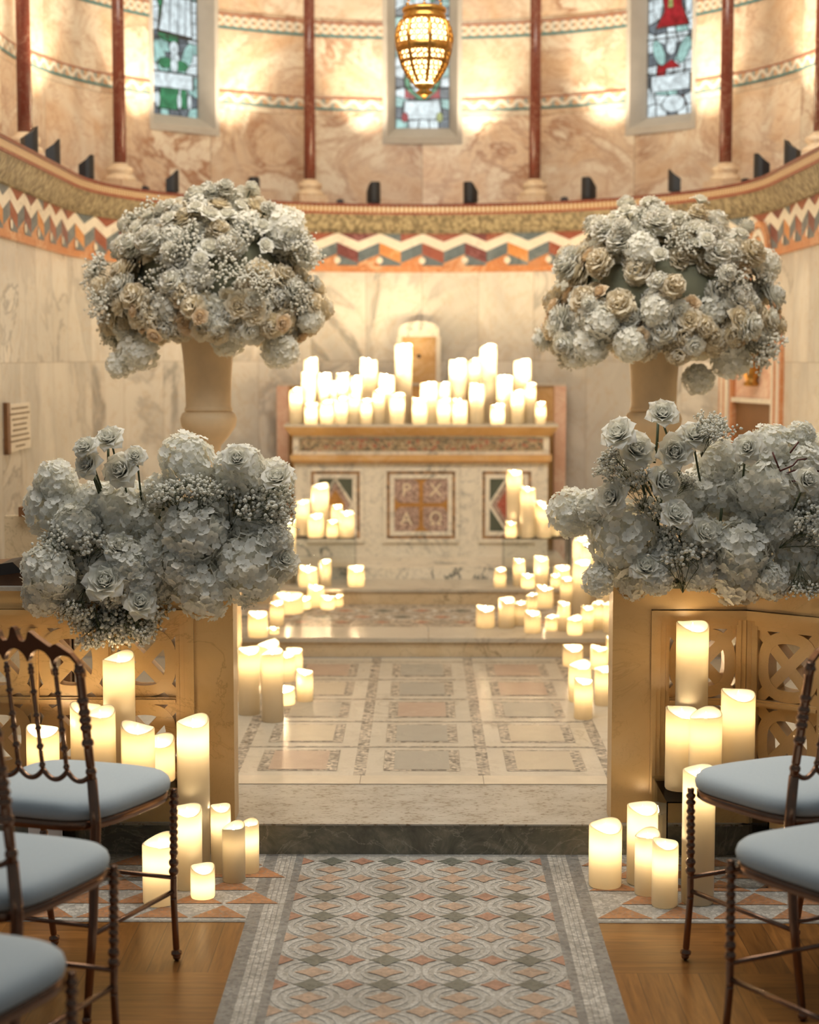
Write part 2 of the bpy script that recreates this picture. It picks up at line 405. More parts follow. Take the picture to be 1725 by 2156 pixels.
def goldmosaic():
    t = NT('gold and white mosaic strip'); o = t.sep(t.coord('UV'))
    f = t.math('FRACT', t.math('DIVIDE', o[0], 0.03))
    c = t.mix(t.math('LESS_THAN', t.math('ABSOLUTE', t.math('SUBTRACT', f, 0.5)), 0.28), (0.45, 0.22, 0.07), (0.75, 0.65, 0.45))
    return t.fin(c, 0.35, 0.3)
M['goldstrip'] = goldmosaic()
def inlay():
    t = NT('dark floral inlay'); co = t.coord()
    a = t.vor(co, 60, 'F1', 'Color'); e = t.vor(co, 60, 'DISTANCE_TO_EDGE')
    c = t.ramp(t.sep(a)[0], [(0.0, (0.10, 0.08, 0.05)), (0.35, (0.24, 0.17, 0.09)), (0.6, (0.40, 0.30, 0.18)), (0.8, (0.30, 0.08, 0.04)), (1.0, (0.16, 0.20, 0.17))], 'CONSTANT')
    c = t.mix(t.rng(e, 0.02, 0.08, 1, 0), c, (0.50, 0.42, 0.28))
    return t.fin(c, 0.4)
M['inlay'] = inlay()
M['z_white'] = marble('white chevron marble', (0.82, 0.76, 0.64), (0.72, 0.64, 0.5), (0.4, 0.36, 0.3), 6, 0.02)
M['z_blue'] = marble('blue grey marble', (0.12, 0.16, 0.18), (0.07, 0.09, 0.10), (0.35, 0.38, 0.38), 9, 0.03)
M['z_red'] = marble('red brown marble', (0.30, 0.085, 0.05), (0.20, 0.05, 0.035), (0.5, 0.3, 0.2), 9, 0.03)
M['z_maroon'] = marble('maroon marble', (0.17, 0.05, 0.045), (0.11, 0.03, 0.03), (0.4, 0.2, 0.2), 9, 0.03)
M['z_orange'] = marble('bright orange marble', (0.60, 0.25, 0.07), (0.45, 0.16, 0.05), (0.8, 0.55, 0.3), 9, 0.04)
M['quad'] = mosaic('grey pink quadrant mosaic', (0.50, 0.38, 0.32), 0.008, 0.6, grout=(0.30, 0.10, 0.06))
M['goldmos'] = mosaic('gold mosaic', (0.50, 0.25, 0.06), 0.007, 0.25, grout=(0.25, 0.1, 0.03), gamt=0.4)
M['redmos'] = mosaic('red mosaic', (0.42, 0.05, 0.03), 0.008, 0.5, grout=(0.5, 0.35, 0.25))
M['tri'] = plain('dark green porphyry', (0.09, 0.11, 0.085), 0.35)
M['letter'] = plain('cream letter mosaic', (0.80, 0.70, 0.52), 0.5)
M['bead'] = mosaic('brown bead moulding', (0.42, 0.24, 0.11), 0.02, 0.6)
M['p_red'] = marble('dull red stone panel', (0.44, 0.33, 0.26), (0.36, 0.26, 0.20), (0.5, 0.42, 0.33), 8, 0.03, 0.32)
M['p_grey'] = marble('grey green stone panel', (0.36, 0.345, 0.30), (0.29, 0.28, 0.245), (0.42, 0.40, 0.34), 8, 0.03, 0.32)
M['p_beige'] = marble('beige stone panel', (0.50, 0.44, 0.34), (0.42, 0.365, 0.28), (0.55, 0.48, 0.36), 8, 0.03, 0.32)
M['rail'] = plain('worn step edge', (0.60, 0.53, 0.42), 0.3)

# ------------------------------------------------------------------ plan of the apse
YC, RL, R0 = 8.84, 1.85, 1.9
ZC = 2.43           # top of the cornice ledge
TE = PI / 2 + (YC - 5.18) / R0
def plan(t, r):
    if abs(t) <= PI / 2: return r * math.sin(t), YC + r * math.cos(t)
    return math.copysign(r, t), YC - (abs(t) - PI / 2) * R0
def strip(mb, t0, t1, prof, m=0, nt=None, vs=None, sm=False, ub=0):
    # sweep a profile [(radius, z)] along the apse; the surface faces the room
    nt = nt or max(2, int(abs(t1 - t0) / 0.04))
    L = [0.0]
    for a, b in zip(prof, prof[1:]): L.append(L[-1] + math.hypot(b[0] - a[0], b[1] - a[1]))
    for i in range(nt):
        ta, tb = t0 + (t1 - t0) * i / nt, t0 + (t1 - t0) * (i + 1) / nt
        for j in range(len(prof) - 1):
            (ra, za), (rb, zb) = prof[j], prof[j + 1]
            va, vb = (vs[j], vs[j + 1]) if vs else (za, zb)
            P = [(*plan(ta, ra), za), (*plan(tb, ra), za), (*plan(tb, rb), zb), (*plan(ta, rb), zb)]
            mb.add(P, [(0, 3, 2, 1)][0:1], m, sm, [[(ta * R0, va), (ta * R0, vb), (tb * R0, vb), (tb * R0, va)]])
def onwall(u, z, r): x, y = plan(u / R0, r); return Vector((x, y, z))

# ------------------------------------------------------------------ floors and steps
ZS, Z2, Z3 = 0.094, 0.186, 0.270
YS, Y2, Y3 = 5.04, 7.90, 8.98
def planks(name, X0, X1):
    mb = MB()
    # parquet laid in square bays of alternating direction
    bx = 0.30; nx = int(round((X1 - X0) / bx)); ys = [-1.2 + 0.375 * i for i in range(16)]
    for i in range(nx):
        for j, y in enumerate(ys):
            y1 = min(y + 0.375, 4.42)
            if y1 <= y: continue
            x0 = X0 + (X1 - X0) * i / nx; x1 = X0 + (X1 - X0) * (i + 1) / nx
            mb.poly([(x0, y, 0), (x1, y, 0), (x1, y1, 0), (x0, y1, 0)], (i + j) % 2)
    return struct(mb.build(name, [M['plankX'], M['plankY']]))
planks('floor', -3.0, -0.47); planks('floor', 0.47, 3.0)

mb = MB()   # aisle mosaic
Z = 0.0
def rect(mb, x0, x1, y0, y1, z, m): mb.poly([(x0, y0, z), (x1, y0, z), (x1, y1, z), (x0, y1, z)], m)
A = ['m_pale', 'm_ring', 'm_grey', 'm_green', 'm_orange', 'm_red', 'm_white', 'm_terra']
rect(mb, -0.355, 0.355, -1.2, YS + 0.01, 0, 0)
for s in (-1, 1):
    for a, b, m in ((0.355, 0.378, 2), (0.378, 0.433, 6), (0.433, 0.47, 2)):
        x0, x1 = sorted((s * a, s * b)); rect(mb, x0, x1, -1.2, YS + 0.01, 0, m)
    for q in (0.392, 0.405, 0.419):
        x0, x1 = sorted((s * (q - 0.0007), s * (q + 0.0007))); rect(mb, x0, x1, -1.2, YS, 0.0012, 2)
def ring2(mb, cx, cy, r0, r1, z, m, n=28, ylim=9):
    for k in range(n):
        a, b = 2 * PI * k / n, 2 * PI * (k + 1) / n
        P = [(cx + r * math.cos(q), cy + r * math.sin(q), z) for r, q in ((r0, a), (r1, a), (r1, b), (r0, b))]
        if all(p[1] < ylim for p in P): mb.poly(P, m)
def diamond(mb, cx, cy, a, b, z, m, ylim=9):
    P = []
    for k in range(4):
        q = PI / 2 * k; P.append((cx + a * math.cos(q), min(cy + b * math.sin(q), ylim), z))
        q2 = q + PI / 4; P.append((cx + a * 0.62 * math.cos(q2), min(cy + b * 0.62 * math.sin(q2), ylim), z))
    mb.poly(P, m)
PX, PY = 0.1775, 0.167
rr = random.Random(5)
for j in range(0, 26):
    cyy = 4.97 - j * PY
    for i in range(4):
        cx = -0.355 + PX * (i + 0.5)
        ring2(mb, cx, cyy - PY / 2, 0.074, 0.0875, 0.0010, 1, 28, YS)
        ring2(mb, cx, cyy - PY / 2, 0.052, 0.060, 0.0010, 1, 24, YS)
        typ = (j % 3)
        diamond(mb, cx, cyy, 0.043, 0.043, 0.0016, 3 if typ != 1 else 4, YS)
        diamond(mb, cx, cyy - PY / 2, 0.046, 0.036, 0.0016, 4, YS)
    for i in range(5):
        cx = -0.355 + PX * i
        if i in (0, 4):
            s = 1 if i == 0 else -1
            mb.poly([(cx, cyy - 0.036, 0.0016), (cx + s * 0.036, cyy, 0.0016), (cx, cyy + 0.036, 0.0016)][::s], 5 if j % 3 != 1 else 4)
        else: diamond(mb, cx, cyy, 0.038, 0.036, 0.0016, 5 if j % 3 != 1 else 4, YS)
struct(mb.build('floor_aisle', [M[a] for a in A]))

for s in (-1, 1):     # cross bands of triangles in front of the screens
    mb = MB(); x0, x1 = sorted((s * 0.47, s * 3.0)); rect(mb, x0, x1, 4.42, YS + 0.01, 0, 0)
    rect(mb, x0, x1, 4.42, 4.435, 0.001, 1)
    for r in range(5):
        y0 = 4.45 + r * 0.118
        for k in range(16):
            xc = s * (0.47 + 0.075 + k * 0.155); fl = 1 if (k + r) % 2 else 1
            mb.poly([(xc - 0.074, y0 + 0.006, 0.0014), (xc + 0.074, y0 + 0.006, 0.0014), (xc, y0 + 0.108, 0.0014)] if r % 2 == 0 else
                    [(xc - 0.074 + 0.0775, y0 + 0.006, 0.0014), (xc + 0.074 + 0.0775, y0 + 0.006, 0.0014), (xc + 0.0775, y0 + 0.108, 0.0014)], 2)
    struct(mb.build('floor_mosaic', [M['m_white'], M['m_grey'], M['m_terra']]))

mb = MB()   # step up to the sanctuary and its floor
mb.box(-3.0, 3.0, YS + 0.005, YS + 0.4, 0.0, ZS - 0.005, 0)
mb.box(-3.0, 3.0, YS + 0.003, YS + 0.48, ZS - 0.005, ZS, 1)
struct(mb.build('step_sanctuary', [M['plinth'], M['speckle']]))
mb = MB()
PN = ['tread', 'm_mix', 'p_red', 'p_grey', 'p_beige', 'm_grey', 'rail', 'ink']
rect(mb, -2.2, 2.2, YS + 0.48, Y2, ZS, 0)
rect(mb, -0.62, 0.62, 5.525, 5.64, ZS + 0.0008, 6)
for x in (-0.62, -0.205, 0.205, 0.62): rect(mb, x - 0.001, x + 0.001, 5.525, 5.64, ZS + 0.0016, 7)
rect(mb, -0.62, 0.62, 5.522, 5.525, ZS + 0.0016, 7)
for x in (0.19, 0.62):
    for s in (-1, 1):
        x0, x1 = sorted((s * x, s * (x + 0.042))); rect(mb, x0, x1, 5.64, Y2, ZS + 0.0008, 1)
cols = [(-0.62, -0.232), (-0.19, 0.19), (0.232, 0.62)]
pal = [[2, 3, 4], [4, 3, 4], [3, 2, 3], [4, 3, 2], [2, 3, 2]]
for r in range(5):
    y0 = 5.645 + r * 0.43
    for c, (a, b) in enumerate(cols):
        rect(mb, a + 0.06, b - 0.06, y0 + 0.06, y0 + 0.37, ZS + 0.0008, 1)
        rect(mb, a + 0.095, b - 0.095, y0 + 0.078, y0 + 0.352, ZS + 0.0016, pal[r][c])
        for e in (a + 0.058, b - 0.059): rect(mb, e, e + 0.001, y0 + 0.06, y0 + 0.37, ZS + 0.002, 7)
    rect(mb, -0.62, 0.62, y0 + 0.412, y0 + 0.428, ZS + 0.0012, 1)
struct(mb.build('floor_sanctuary', [M[a] for a in PN]))

mb = MB()   # second step
mb.box(-2.2, 2.2, Y2 + 0.012, Y2 + 0.3, ZS, Z2 - 0.02, 0)
for x0, x1 in ((-2.2, -0.0 + 0.03), (0.032, 2.2)): mb.box(x0, x1, Y2, Y2 + 0.34, Z2 - 0.02, Z2, 1)
rect(mb, -2.2, 2.2, Y2 + 0.34, Y3 + 0.3, Z2, 2)
for i in range(14):
    cx = -1.3 + i * 0.2
    ring2(mb, cx, 8.55, 0.06, 0.085, Z2 + 0.001, 3, 20); diamond(mb, cx, 8.55, 0.05, 0.05, Z2 + 0.0014, 4 if i % 2 else 5)
    ring2(mb, cx + 0.1, 8.76, 0.06, 0.085, Z2 + 0.001, 3, 20); diamond(mb, cx + 0.1, 8.76, 0.05, 0.05, Z2 + 0.0014, 5 if i % 2 else 4)
    diamond(mb, cx + 0.1, 8.38, 0.045, 0.045, Z2 + 0.0014, 4)
struct(mb.build('step_upper', [M['step'], M['tread'], M['m_mix'], M['m_ring'], M['m_red'], M['m_green']]))
mb = MB()
mb.box(-2.2, 2.2, Y3 + 0.01, Y3 + 0.3, Z2, Z3 - 0.016, 0); mb.box(-2.2, 2.2, Y3, 11.2, Z3 - 0.016, Z3, 1)
struct(mb.build('step_altar', [M['step'], M['tread']]))

# ------------------------------------------------------------------ apse walls, cornice, frieze
mb = MB(); strip(mb, -TE, TE, [(RL, -0.0), (RL, 2.02)], 0, 150)
struct(mb.build('wall_apse', [M['wall']]))
ZF0, ZF1 = 2.058, 2.255
mb = MB()
strip(mb, -TE, TE, [(RL - 0.002, 2.018), (RL - 0.012, 2.024), (RL - 0.012, ZF0)], 0, 150)
strip(mb, -TE, TE, [(RL - 0.002, ZF0 - 0.004), (RL - 0.002, ZF1 + 0.01)], 1, 150)
PU = 0.274; hgt = ZF1 - ZF0; rF = RL - 0.006
for k in range(-24, 25):
    for h, (sgn) in ((0, 1), (1, -1)):
        u0 = k * PU + (0 if h == 0 else PU / 2) - PU / 2; u1 = u0 + PU / 2
        if abs(u0 / R0) > TE or abs(u1 / R0) > TE: continue
        lo, hi = (0.44, 0.72) if h == 0 else (0.72, 0.44)      # lower edge of the chevron, valley to peak
        w = 0.30
        f = lambda u, q: onwall(u, ZF0 + q * hgt, rF)
        mb.poly([f(u0, lo), f(u1, hi), f(u1, min(hi + w, 1)), f(u0, lo + w)][::-1], 2)
        # above the chevron
        mb.poly([f(u0, lo + w), f(u1, min(hi + w, 1)), f(u1, 1), f(u0, 1)][::-1], (3, 4, 5)[(k + h) % 3] if (k % 2 or h) else 4)
        # below: slanted lozenges
        lo2, hi2 = lo - 0.36, hi - 0.36
        mb.poly([f(u0, max(lo2, 0.02)), f(u1, max(hi2, 0.02)), f(u1, hi), f(u0, lo)][::-1], 3 if h == 0 else (4, 5, 6)[k % 3])
        mb.poly([f(u0, 0), f(u1, 0), f(u1, max(hi2, 0.02)), f(u0, max(lo2, 0.02))][::-1], 7 if h == 0 else 3)
    uc = k * PU
    if abs(uc / R0) < TE - 0.03:
        n = 14; c = [onwall(uc + 0.021 * math.cos(2 * PI * q / n), ZF0 + 0.16 * hgt + 0.021 * math.sin(2 * PI * q / n), rF - 0.006) for q in range(n)]
        mb.poly(c[::-1], 2)
struct(mb.build('trim_frieze', [M['orange'], M['z_blue'], M['z_white'], M['z_blue'], M['z_red'], M['z_maroon'], M['z_orange'], M['orange']]))
mb = MB()
strip(mb, -TE, TE, [(RL - 0.004, ZF1 - 0.002), (RL - 0.02, ZF1 + 0.004), (1.835, 2.275), (1.815, 2.30), (1.79, 2.345), (1.782, 2.365)], 0, 150, sm=True)
strip(mb, -TE, TE, [(1.782, 2.365), (1.774, 2.368), (1.774, 2.380)], 1, 150)
strip(mb, -TE, TE, [(1.774, 2.380), (1.770, 2.384), (1.770, 2.412)], 2, 150)
strip(mb, -TE, TE, [(1.770, 2.412), (1.764, 2.416), (1.764, ZC), (2.14, ZC)], 3, 150)
struct(mb.build('trim_cornice', [M['carved'], M['z_red'], M['goldstrip'], M['redcol']]))

RU = 2.12
WIN = [(-math.radians(42.5), 'left'), (0.0, 'centre'), (math.radians(42.5), 'right')]
HW = 0.25 / RU; ZW0 = 2.835; ZT = 4.6; ZWT = 4.3
mb = MB()
edges = [-TE]
for a, _ in WIN: edges += [a - HW, a + HW]
edges.append(TE)
for i in range(len(edges) - 1):
    if i % 2 == 0: strip(mb, edges[i], edges[i + 1], [(RU, ZC), (RU, ZT)])
    else:
        strip(mb, edges[i], edges[i + 1], [(RU, ZC), (RU, ZW0)]); strip(mb, edges[i], edges[i + 1], [(RU, ZWT), (RU, ZT)])
struct(mb.build('wall_upper', [M['upper']]))
# projecting flat pilaster strips beside the columns
mb = MB()
for z0, z1, mk in ((3.035, 3.112, 0), (3.482, 3.575, 1)):
    for i in range(0, len(edges) - 1, 2):
        strip(mb, edges[i], edges[i + 1], [(RU - 0.006, z0), (RU - 0.006, z1)], mk, vs=[0.0, 1.0])
struct(mb.build('trim_bands', [M['bandw'], M['bandl']]))
mb = MB(); mb.box(-3.2, 3.2, 5.0, 11.4, ZT, ZT + 0.1); struct(mb.build('ceiling', [M['frame']]))

# ------------------------------------------------------------------ stained glass windows
def ell(cx, cy, a, b, n=18, rot=0.0):
    return [(cx + a * math.cos(q) * math.cos(rot) - b * math.sin(q) * math.sin(rot), cy + a * math.cos(q) * math.sin(rot) + b * math.sin(q) * math.cos(rot)) for q in [2 * PI * k / n for k in range(n)]]
def window(n, ang, which):
    c = Vector((*plan(ang, RU), 0)); ea = Vector((math.cos(ang), -math.sin(ang), 0)); ed = Vector((math.sin(ang), math.cos(ang), 0))
    def fn(a, b, d): return c + ea * a + ed * d + Vector((0, 0, b))
    root = bpy.data.objects.new('window_%d' % n, None); COL.objects.link(root); struct(root)
    mb = MB(); ow, iw, gz = 0.252, 0.172, 2.945
    # splayed stone surround: outer edge at the wall face, inner edge at the glass
    out = [(-ow, ZW0), (ow, ZW0), (ow, ZWT), (-ow, ZWT)]; mid = [(-ow + 0.03, ZW0 + 0.04), (ow - 0.03, ZW0 + 0.04), (ow - 0.03, ZWT - 0.03), (-ow + 0.03, ZWT - 0.03)]
    inn = [(-iw, gz), (iw, gz), (iw, ZWT - 0.1), (-iw, ZWT - 0.1)]
    rings = [([fn(a, b, 0.03) for a, b in out]), ([fn(a, b, -0.018) for a, b in out]), ([fn(a, b, -0.018) for a, b in mid]), ([fn(a, b, 0.085) for a, b in inn]), ([fn(a, b, 0.11) for a, b in inn])]
    for A_, B_ in zip(rings, rings[1:]):
        for k in range(4): mb.poly([A_[k], A_[(k + 1) % 4], B_[(k + 1) % 4], B_[k]], 0)
    mb.build('window_frame', [M['frame']], root)
    g = MB(); rnd = random.Random(n * 7 + 3); D = 0.10
    def sh(pts, m, dd=0.0, lead=0.006):
        g.poly([fn(a, b, D - 0.002 - dd) for a, b in pts], m)
    g.poly([fn(a, b, D) for a, b in inn], 6)
    # jittered quarry grid
    nx, nz = 5, 20; gx = 2 * iw / nx; zz = 1.25 / nz
    J = {}
    for i in range(nx + 1):
        for j in range(nz + 1):
            jx = 0 if i in (0, nx) else rnd.uniform(-.3, .3) * gx; jz = 0 if j in (0, nz) else rnd.uniform(-.3, .3) * zz
            J[i, j] = (-iw + i * gx + jx, gz + j * zz + jz)
    for i in range(nx):
        for j in range(nz):
            q = [J[i, j], J[i + 1, j], J[i + 1, j + 1], J[i, j + 1]]
            mx, mz = sum(a for a, _ in q) / 4, sum(b for _, b in q) / 4
            q = [(mx + (a - mx) * 0.87, mz + (b - mz) * 0.9) for a, b in q]
            border = i in (0, nx - 1) or j == 0
            m = rnd.choice([1, 1, 0, 2]) if border else rnd.choice([0, 0, 0, 1, 2, 1, 3 if which != 'right' else 4])
            sh(q, m)
    # figures
    def S(pts, m, k): 
        mx, mz = sum(a for a, _ in pts) / len(pts), sum(b for _, b in pts) / len(pts)
        sh([(mx + (a - mx) * 1.12, mz + (b - mz) * 1.08) for a, b in pts], 6, 0.001 + 0.002 * k); sh(pts, m, 0.002 + 0.002 * k)
    if which == 'left':
        S([(-.12, gz + .04), (.02, gz + .04), (.03, gz + .16), (-.09, gz + .17)], 3, 0); S([(.05, gz + .05), (.09, gz + .05), (.09, gz + .16), (.05, gz + .16)], 3, 0)
        for x in (-.12, .035, .11): S(ell(x, gz + .09, .014, .045), 1, 1)
        S([(-.15, gz + .165), (.13, gz + .165), (.13, gz + .25), (-.15, gz + .25)], 1, 1)
        S(ell(-.10, gz + .36, .035, .085, 16, .35), 2, 0); S(ell(.10, gz + .36, .035, .085, 16, -.35), 2, 0)
        S(ell(-.06, gz + .31, .05, .03), 3, 1); S(ell(.05, gz + .30, .05, .03), 3, 1); S(ell(-.0, gz + .30, .025, .045), 1, 2); S(ell(-.0, gz + .40, .03, .04), 1, 2)
        S([(-.10, gz + .50), (.13, gz + .48), (.12, gz + .95), (-.02, gz + .95)], 1, 0)
        for x in (-.03, .03, .08): S([(x, gz + .50), (x + .006, gz + .50), (x + .02, gz + .94), (x + .014, gz + .94)], 0, 1)
        S(ell(-.135, gz + .72, .018, .05), 4, 1)
    elif which == 'right':
        S(ell(.02, gz + .07, .08, .05), 1, 0); S([(-.14, gz + .15), (.13, gz + .15), (.13, gz + .24), (-.14, gz + .24)], 1, 0)
        S([(-.09, gz + .28), (.07, gz + .28), (0, gz + .33)], 4, 1)
        S(ell(-.09, gz + .38, .035, .08, 16, .4), 2, 0); S(ell(.09, gz + .38, .035, .08, 16, -.4), 2, 0); S(ell(0, gz + .41, .032, .05), 1, 2)
        S([(-.11, gz + .53), (.12, gz + .53), (.07, gz + .64), (.06, gz + .76), (-.07, gz + .76), (-.05, gz + .62)], 4, 1)
        S([(-.025, gz + .64), (.01, gz + .64), (.0, gz + .76), (-.015, gz + .76)], 5, 2)
        S(ell(-.1, gz + .68, .03, .1), 1, 0); S(ell(.12, gz + .72, .025, .13), 1, 0)
    else:
        S([(-.12, gz + .06), (.12, gz + .06), (.11, gz + .17), (-.11, gz + .17)], 1, 0); S(ell(-.11, gz + .07, .02, .03), 4, 1); S(ell(.11, gz + .07, .02, .03), 5, 1)
        S(ell(0, gz + .30, .11, .12), 3, 0); S(ell(0, gz + .30, .075, .085), 1, 1); S([(-.11, gz + .19), (-.04, gz + .19), (-.11, gz + .25)], 4, 1); S([(.11, gz + .19), (.04, gz + .19), (.11, gz + .25)], 4, 1)
        S(ell(0, gz + .78, .05, .1), 1, 0); S(ell(-.06, gz + .85, .03, .06), 2, 0); S(ell(.06, gz + .85, .03, .06), 3, 0)
    for j, zb in enumerate((gz + .255, gz + .46, gz + .70, gz + .97)):
        mbz = [(-iw, zb - .004), (iw, zb - .004), (iw, zb + .004), (-iw, zb + .004)]
        g.poly([fn(a, b, D - 0.014) for a, b in mbz], 6)
    g.build('stained_glass', GL, root)
    return root
for i, (a, w) in enumerate(WIN): window(i + 1, a, w)

# ------------------------------------------------------------------ marble columns on the cornice
COLA = [math.radians(a) for a in (-103, -62, -21, 21, 62, 103)]
cn = ['dark red marble column at the far left edge above the cornice', 'red marble column left of the left stained glass window', 'red marble column between the left window and the lamp',
      'red marble column between the lamp and the right window', 'red marble column right of the right stained glass window', 'dark red marble column at the far right edge above the cornice']
for a, lb in zip(COLA, cn):
    x, y = plan(a, 1.93)
    r = thing('marble_column', lb, 'column', (x, y, ZC), -a, 'columns around the apse')
    s = MB(); s.lathe([(0.036, 0.15), (0.034, 1.0), (0.034, 2.16)], 24); s.build('shaft', [M['redcol']], r)
    b = MB(); b.box(-0.088, 0.088, -0.088, 0.088, 0.0, 0.05, 0)
    b.lathe([(0.086, 0.05), (0.088, 0.062), (0.082, 0.076), (0.066, 0.082), (0.062, 0.094), (0.074, 0.104), (0.076, 0.116), (0.070, 0.128), (0.05, 0.136), (0.038, 0.152)], 24); b.build('base', [M['colbase']], r)

# ------------------------------------------------------------------ uplights on the ledge
def t_of_px(px, r, z):
    best = None
    for k in range(-900, 901):
        t = k * 0.0022; x, y = plan(t, r); v = RM.transposed() @ Vector((x, y, z - CAMZ))
        p = 862.5 - v.x / v.z * FPX
        if best is None or abs(p - px) < best[0]: best = (abs(p - px), t)
    return best[1]
UP = [(30, 'beside the far left column'), (110, 'second from the left end of the ledge'), (183, 'left of the pale base of the second column'), (363, 'under the left stained glass window'),
      (533, 'above the left tall bouquet'), (788, 'left of the centre window'), (990, 'right of the centre window'), (1238, 'just right of the fourth column'),
      (1422, 'under the right stained glass window'), (1603, 'right of the fifth column'), (1668, 'beside the far right column')]
TL = [0.5, 0.25, 0.1, 0.7, -0.2, 0.15, -0.35, 0.0, -0.8, 0.0, -0.5]
for (px, lb), tw in zip(UP, TL):
    t = t_of_px(px, 1.83, 2.48); x, y = plan(t, 1.83)
    aa = t if abs(t) < PI / 2 else math.copysign(PI / 2, t)
    r = thing('uplight', 'small black uplight on the cornice ledge ' + lb, 'uplight', (x, y, ZC), -aa + tw, 'black uplights along the cornice ledge')
    b = MB(); n = 14; w, h0, h1 = 0.036, 0.075, 0.125
    # half-round shell, taller at the back (towards the room) and cut on a slant towards the wall
    ring = [(w * math.cos(PI + PI * k / n), -0.0 + 0.036 * math.sin(PI + PI * k / n) ) for k in range(n + 1)] + [(w, 0.03), (-w, 0.03)]
    top = [h0 + (h1 - h0) * max(0.0, min(1.0, -yy / 0.036 * 0.9 + 0.35)) for xx, yy in ring]
    vs = [(xx, yy, 0.012) for xx, yy in ring] + [(xx, yy, tt) for (xx, yy), tt in zip(ring, top)]
    m = len(ring)
    b.add(vs, [tuple(reversed(range(m))), tuple(range(m, 2 * m))] + [(k, (k + 1) % m, (k + 1) % m + m, k + m) for k in range(m)], 0)
    hs = b.build('housing', [M['black']], r); hs.scale = (1.1, 1.1, 1.1)
    f = MB(); f.box(-0.03, 0.03, -0.025, 0.03, 0.0, 0.012); f.build('foot', [M['black']], r)
    xo, yo = plan(t, 1.85)
    sp = lamp('uplight_beam', 'SPOT', SPOT_W, (1.0, 0.81, 0.58), None, (xo, yo, ZC + 0.14), (0, 0, 0), 0.02)
    xa, ya = plan(t, RU)
    d = Vector((xa, ya, 3.75)) - Vector(sp.location); sp.rotation_euler = d.to_track_quat('-Z', 'Y').to_euler()
    sp.data.spot_size = math.radians(58); sp.data.spot_blend = 1.0
    sp.parent = r; sp.matrix_parent_inverse = Matrix.LocRotScale(r.location, r.rotation_euler, None).inverted()
for px, lb in ((305, 'beside the left window column base'), (717, 'near the third column base'), (1188, 'near the fourth column base'), (1570, 'near the fifth column base')):
    t = t_of_px(px, 1.84, 2.45); x, y = plan(t, 1.84); b = MB(); b.box(-0.022, 0.022, -0.02, 0.02, 0, 0.024); b.box(-0.012, 0.012, -0.012, 0.012, 0.024, 0.03)
    o = b.build('junction_box', [M['black']], None, (x, y, ZC)); tag(o, 'tiny black electrical box on the cornice ledge ' + lb, 'electrical box', 'small boxes along the ledge')

# ------------------------------------------------------------------ niche and notice on the side walls
def niche():
    r = thing('wall_niche', 'arched orange and white marble niche on the right apse wall', 'niche', (0, 0, 0))
    uc = R0 * (t_of_px(1602, RL, 1.5)); fn = lambda a, b, d: onwall(uc + a, b, RL - d)
    def arch(hw, zb, zs, zt, n=14):
        P = [(-hw, zb)] + [(-hw, zs)]
        for k in range(1, n): 
            q = PI * k / n; P.append((-hw * math.cos(q), zs + (zt - zs) * math.sin(q) ** 0.8))
        return P + [(hw, zs), (hw, zb)]
    mb = MB()
    for hw, m, d in ((0.43, 0, 0.02), (0.40, 1, 0.03), (0.365, 0, 0.036), (0.335, 1, 0.042), (0.30, 0, 0.03)):
        mb.band(arch(hw, 0.62, 1.42, 1.80), 0.034, fn, d, 0.0, m)
    mb.build('arch_moulding', [M['orange'], M['z_white']], r)
    mb = MB()
    for hw, m in ((0.15, 0), (0.115, 1), (0.08, 0), (0.045, 1)):
        mb.band(ell(0, 1.95, hw, 0.07 + hw * 1.2, 24), 0.035, fn, 0.03, 0.0, m, True)
    mb.build('finial', [M['orange'], M['z_white']], r)
    mb = MB(); mb.prism([(-0.285, 1.27), (0.285, 1.27), (0.285, 1.42), (0.2, 1.66), (0, 1.77), (-0.2, 1.66), (-0.285, 1.42)], fn, 0.012, 0.0, 0); mb.build('tympanum', [M['pink']], r)
    mb = MB(); mb.prism([(-0.285, 0.62), (0.285, 0.62), (0.285, 1.25), (-0.285, 1.25)], fn, 0.004, 0.0, 0); mb.build('recess', [M['void']], r)
    mb = MB(); mb.prism([(-0.3, 1.25), (0.3, 1.25), (0.3, 1.275), (-0.3, 1.275)], fn, 0.03, 0.0, 0); mb.build('lintel', [M['z_white']], r)
    mb = MB(); c = onwall(uc + 0.03, 1.34, RL - 0.06)
    mb.lathe([(0.03, 0), (0.05, 0.01), (0.03, 0.03), (0.055, 0.08), (0.06, 0.14), (0.045, 0.19), (0.06, 0.2), (0.06, 0.215), (0.03, 0.22)], 14, c); mb.build('gilt_vase_relief', [M['brass']], r)
niche()
r = thing('wall_notice', 'white notice panel with lines of lettering on the left marble wall', 'notice', (0, 0, 0))
ya, yb, za, zb = 7.58, 8.0, 1.075, 1.285
mb = MB(); mb.box(-RL, -RL + 0.012, ya, yb, za, zb); mb.build('panel', [M['paper']], r)
mb = MB(); mb.box(-RL, -RL + 0.02, ya - 0.05, ya, za - 0.01, zb + 0.01); mb.build('frame_strip', [M['wood']], r)
mb = MB()
for k in range(8):
    w = (0.16, 0.19, 0.15, 0.13, 0.14, 0.17, 0.19, 0.09)[k]; z = zb - 0.016 - k * 0.0245
    mb.box(-RL + 0.012, -RL + 0.0135, 7.79 - w, 7.79 + w, z - 0.008, z)
mb.build('lettering', [M['ink']], r)

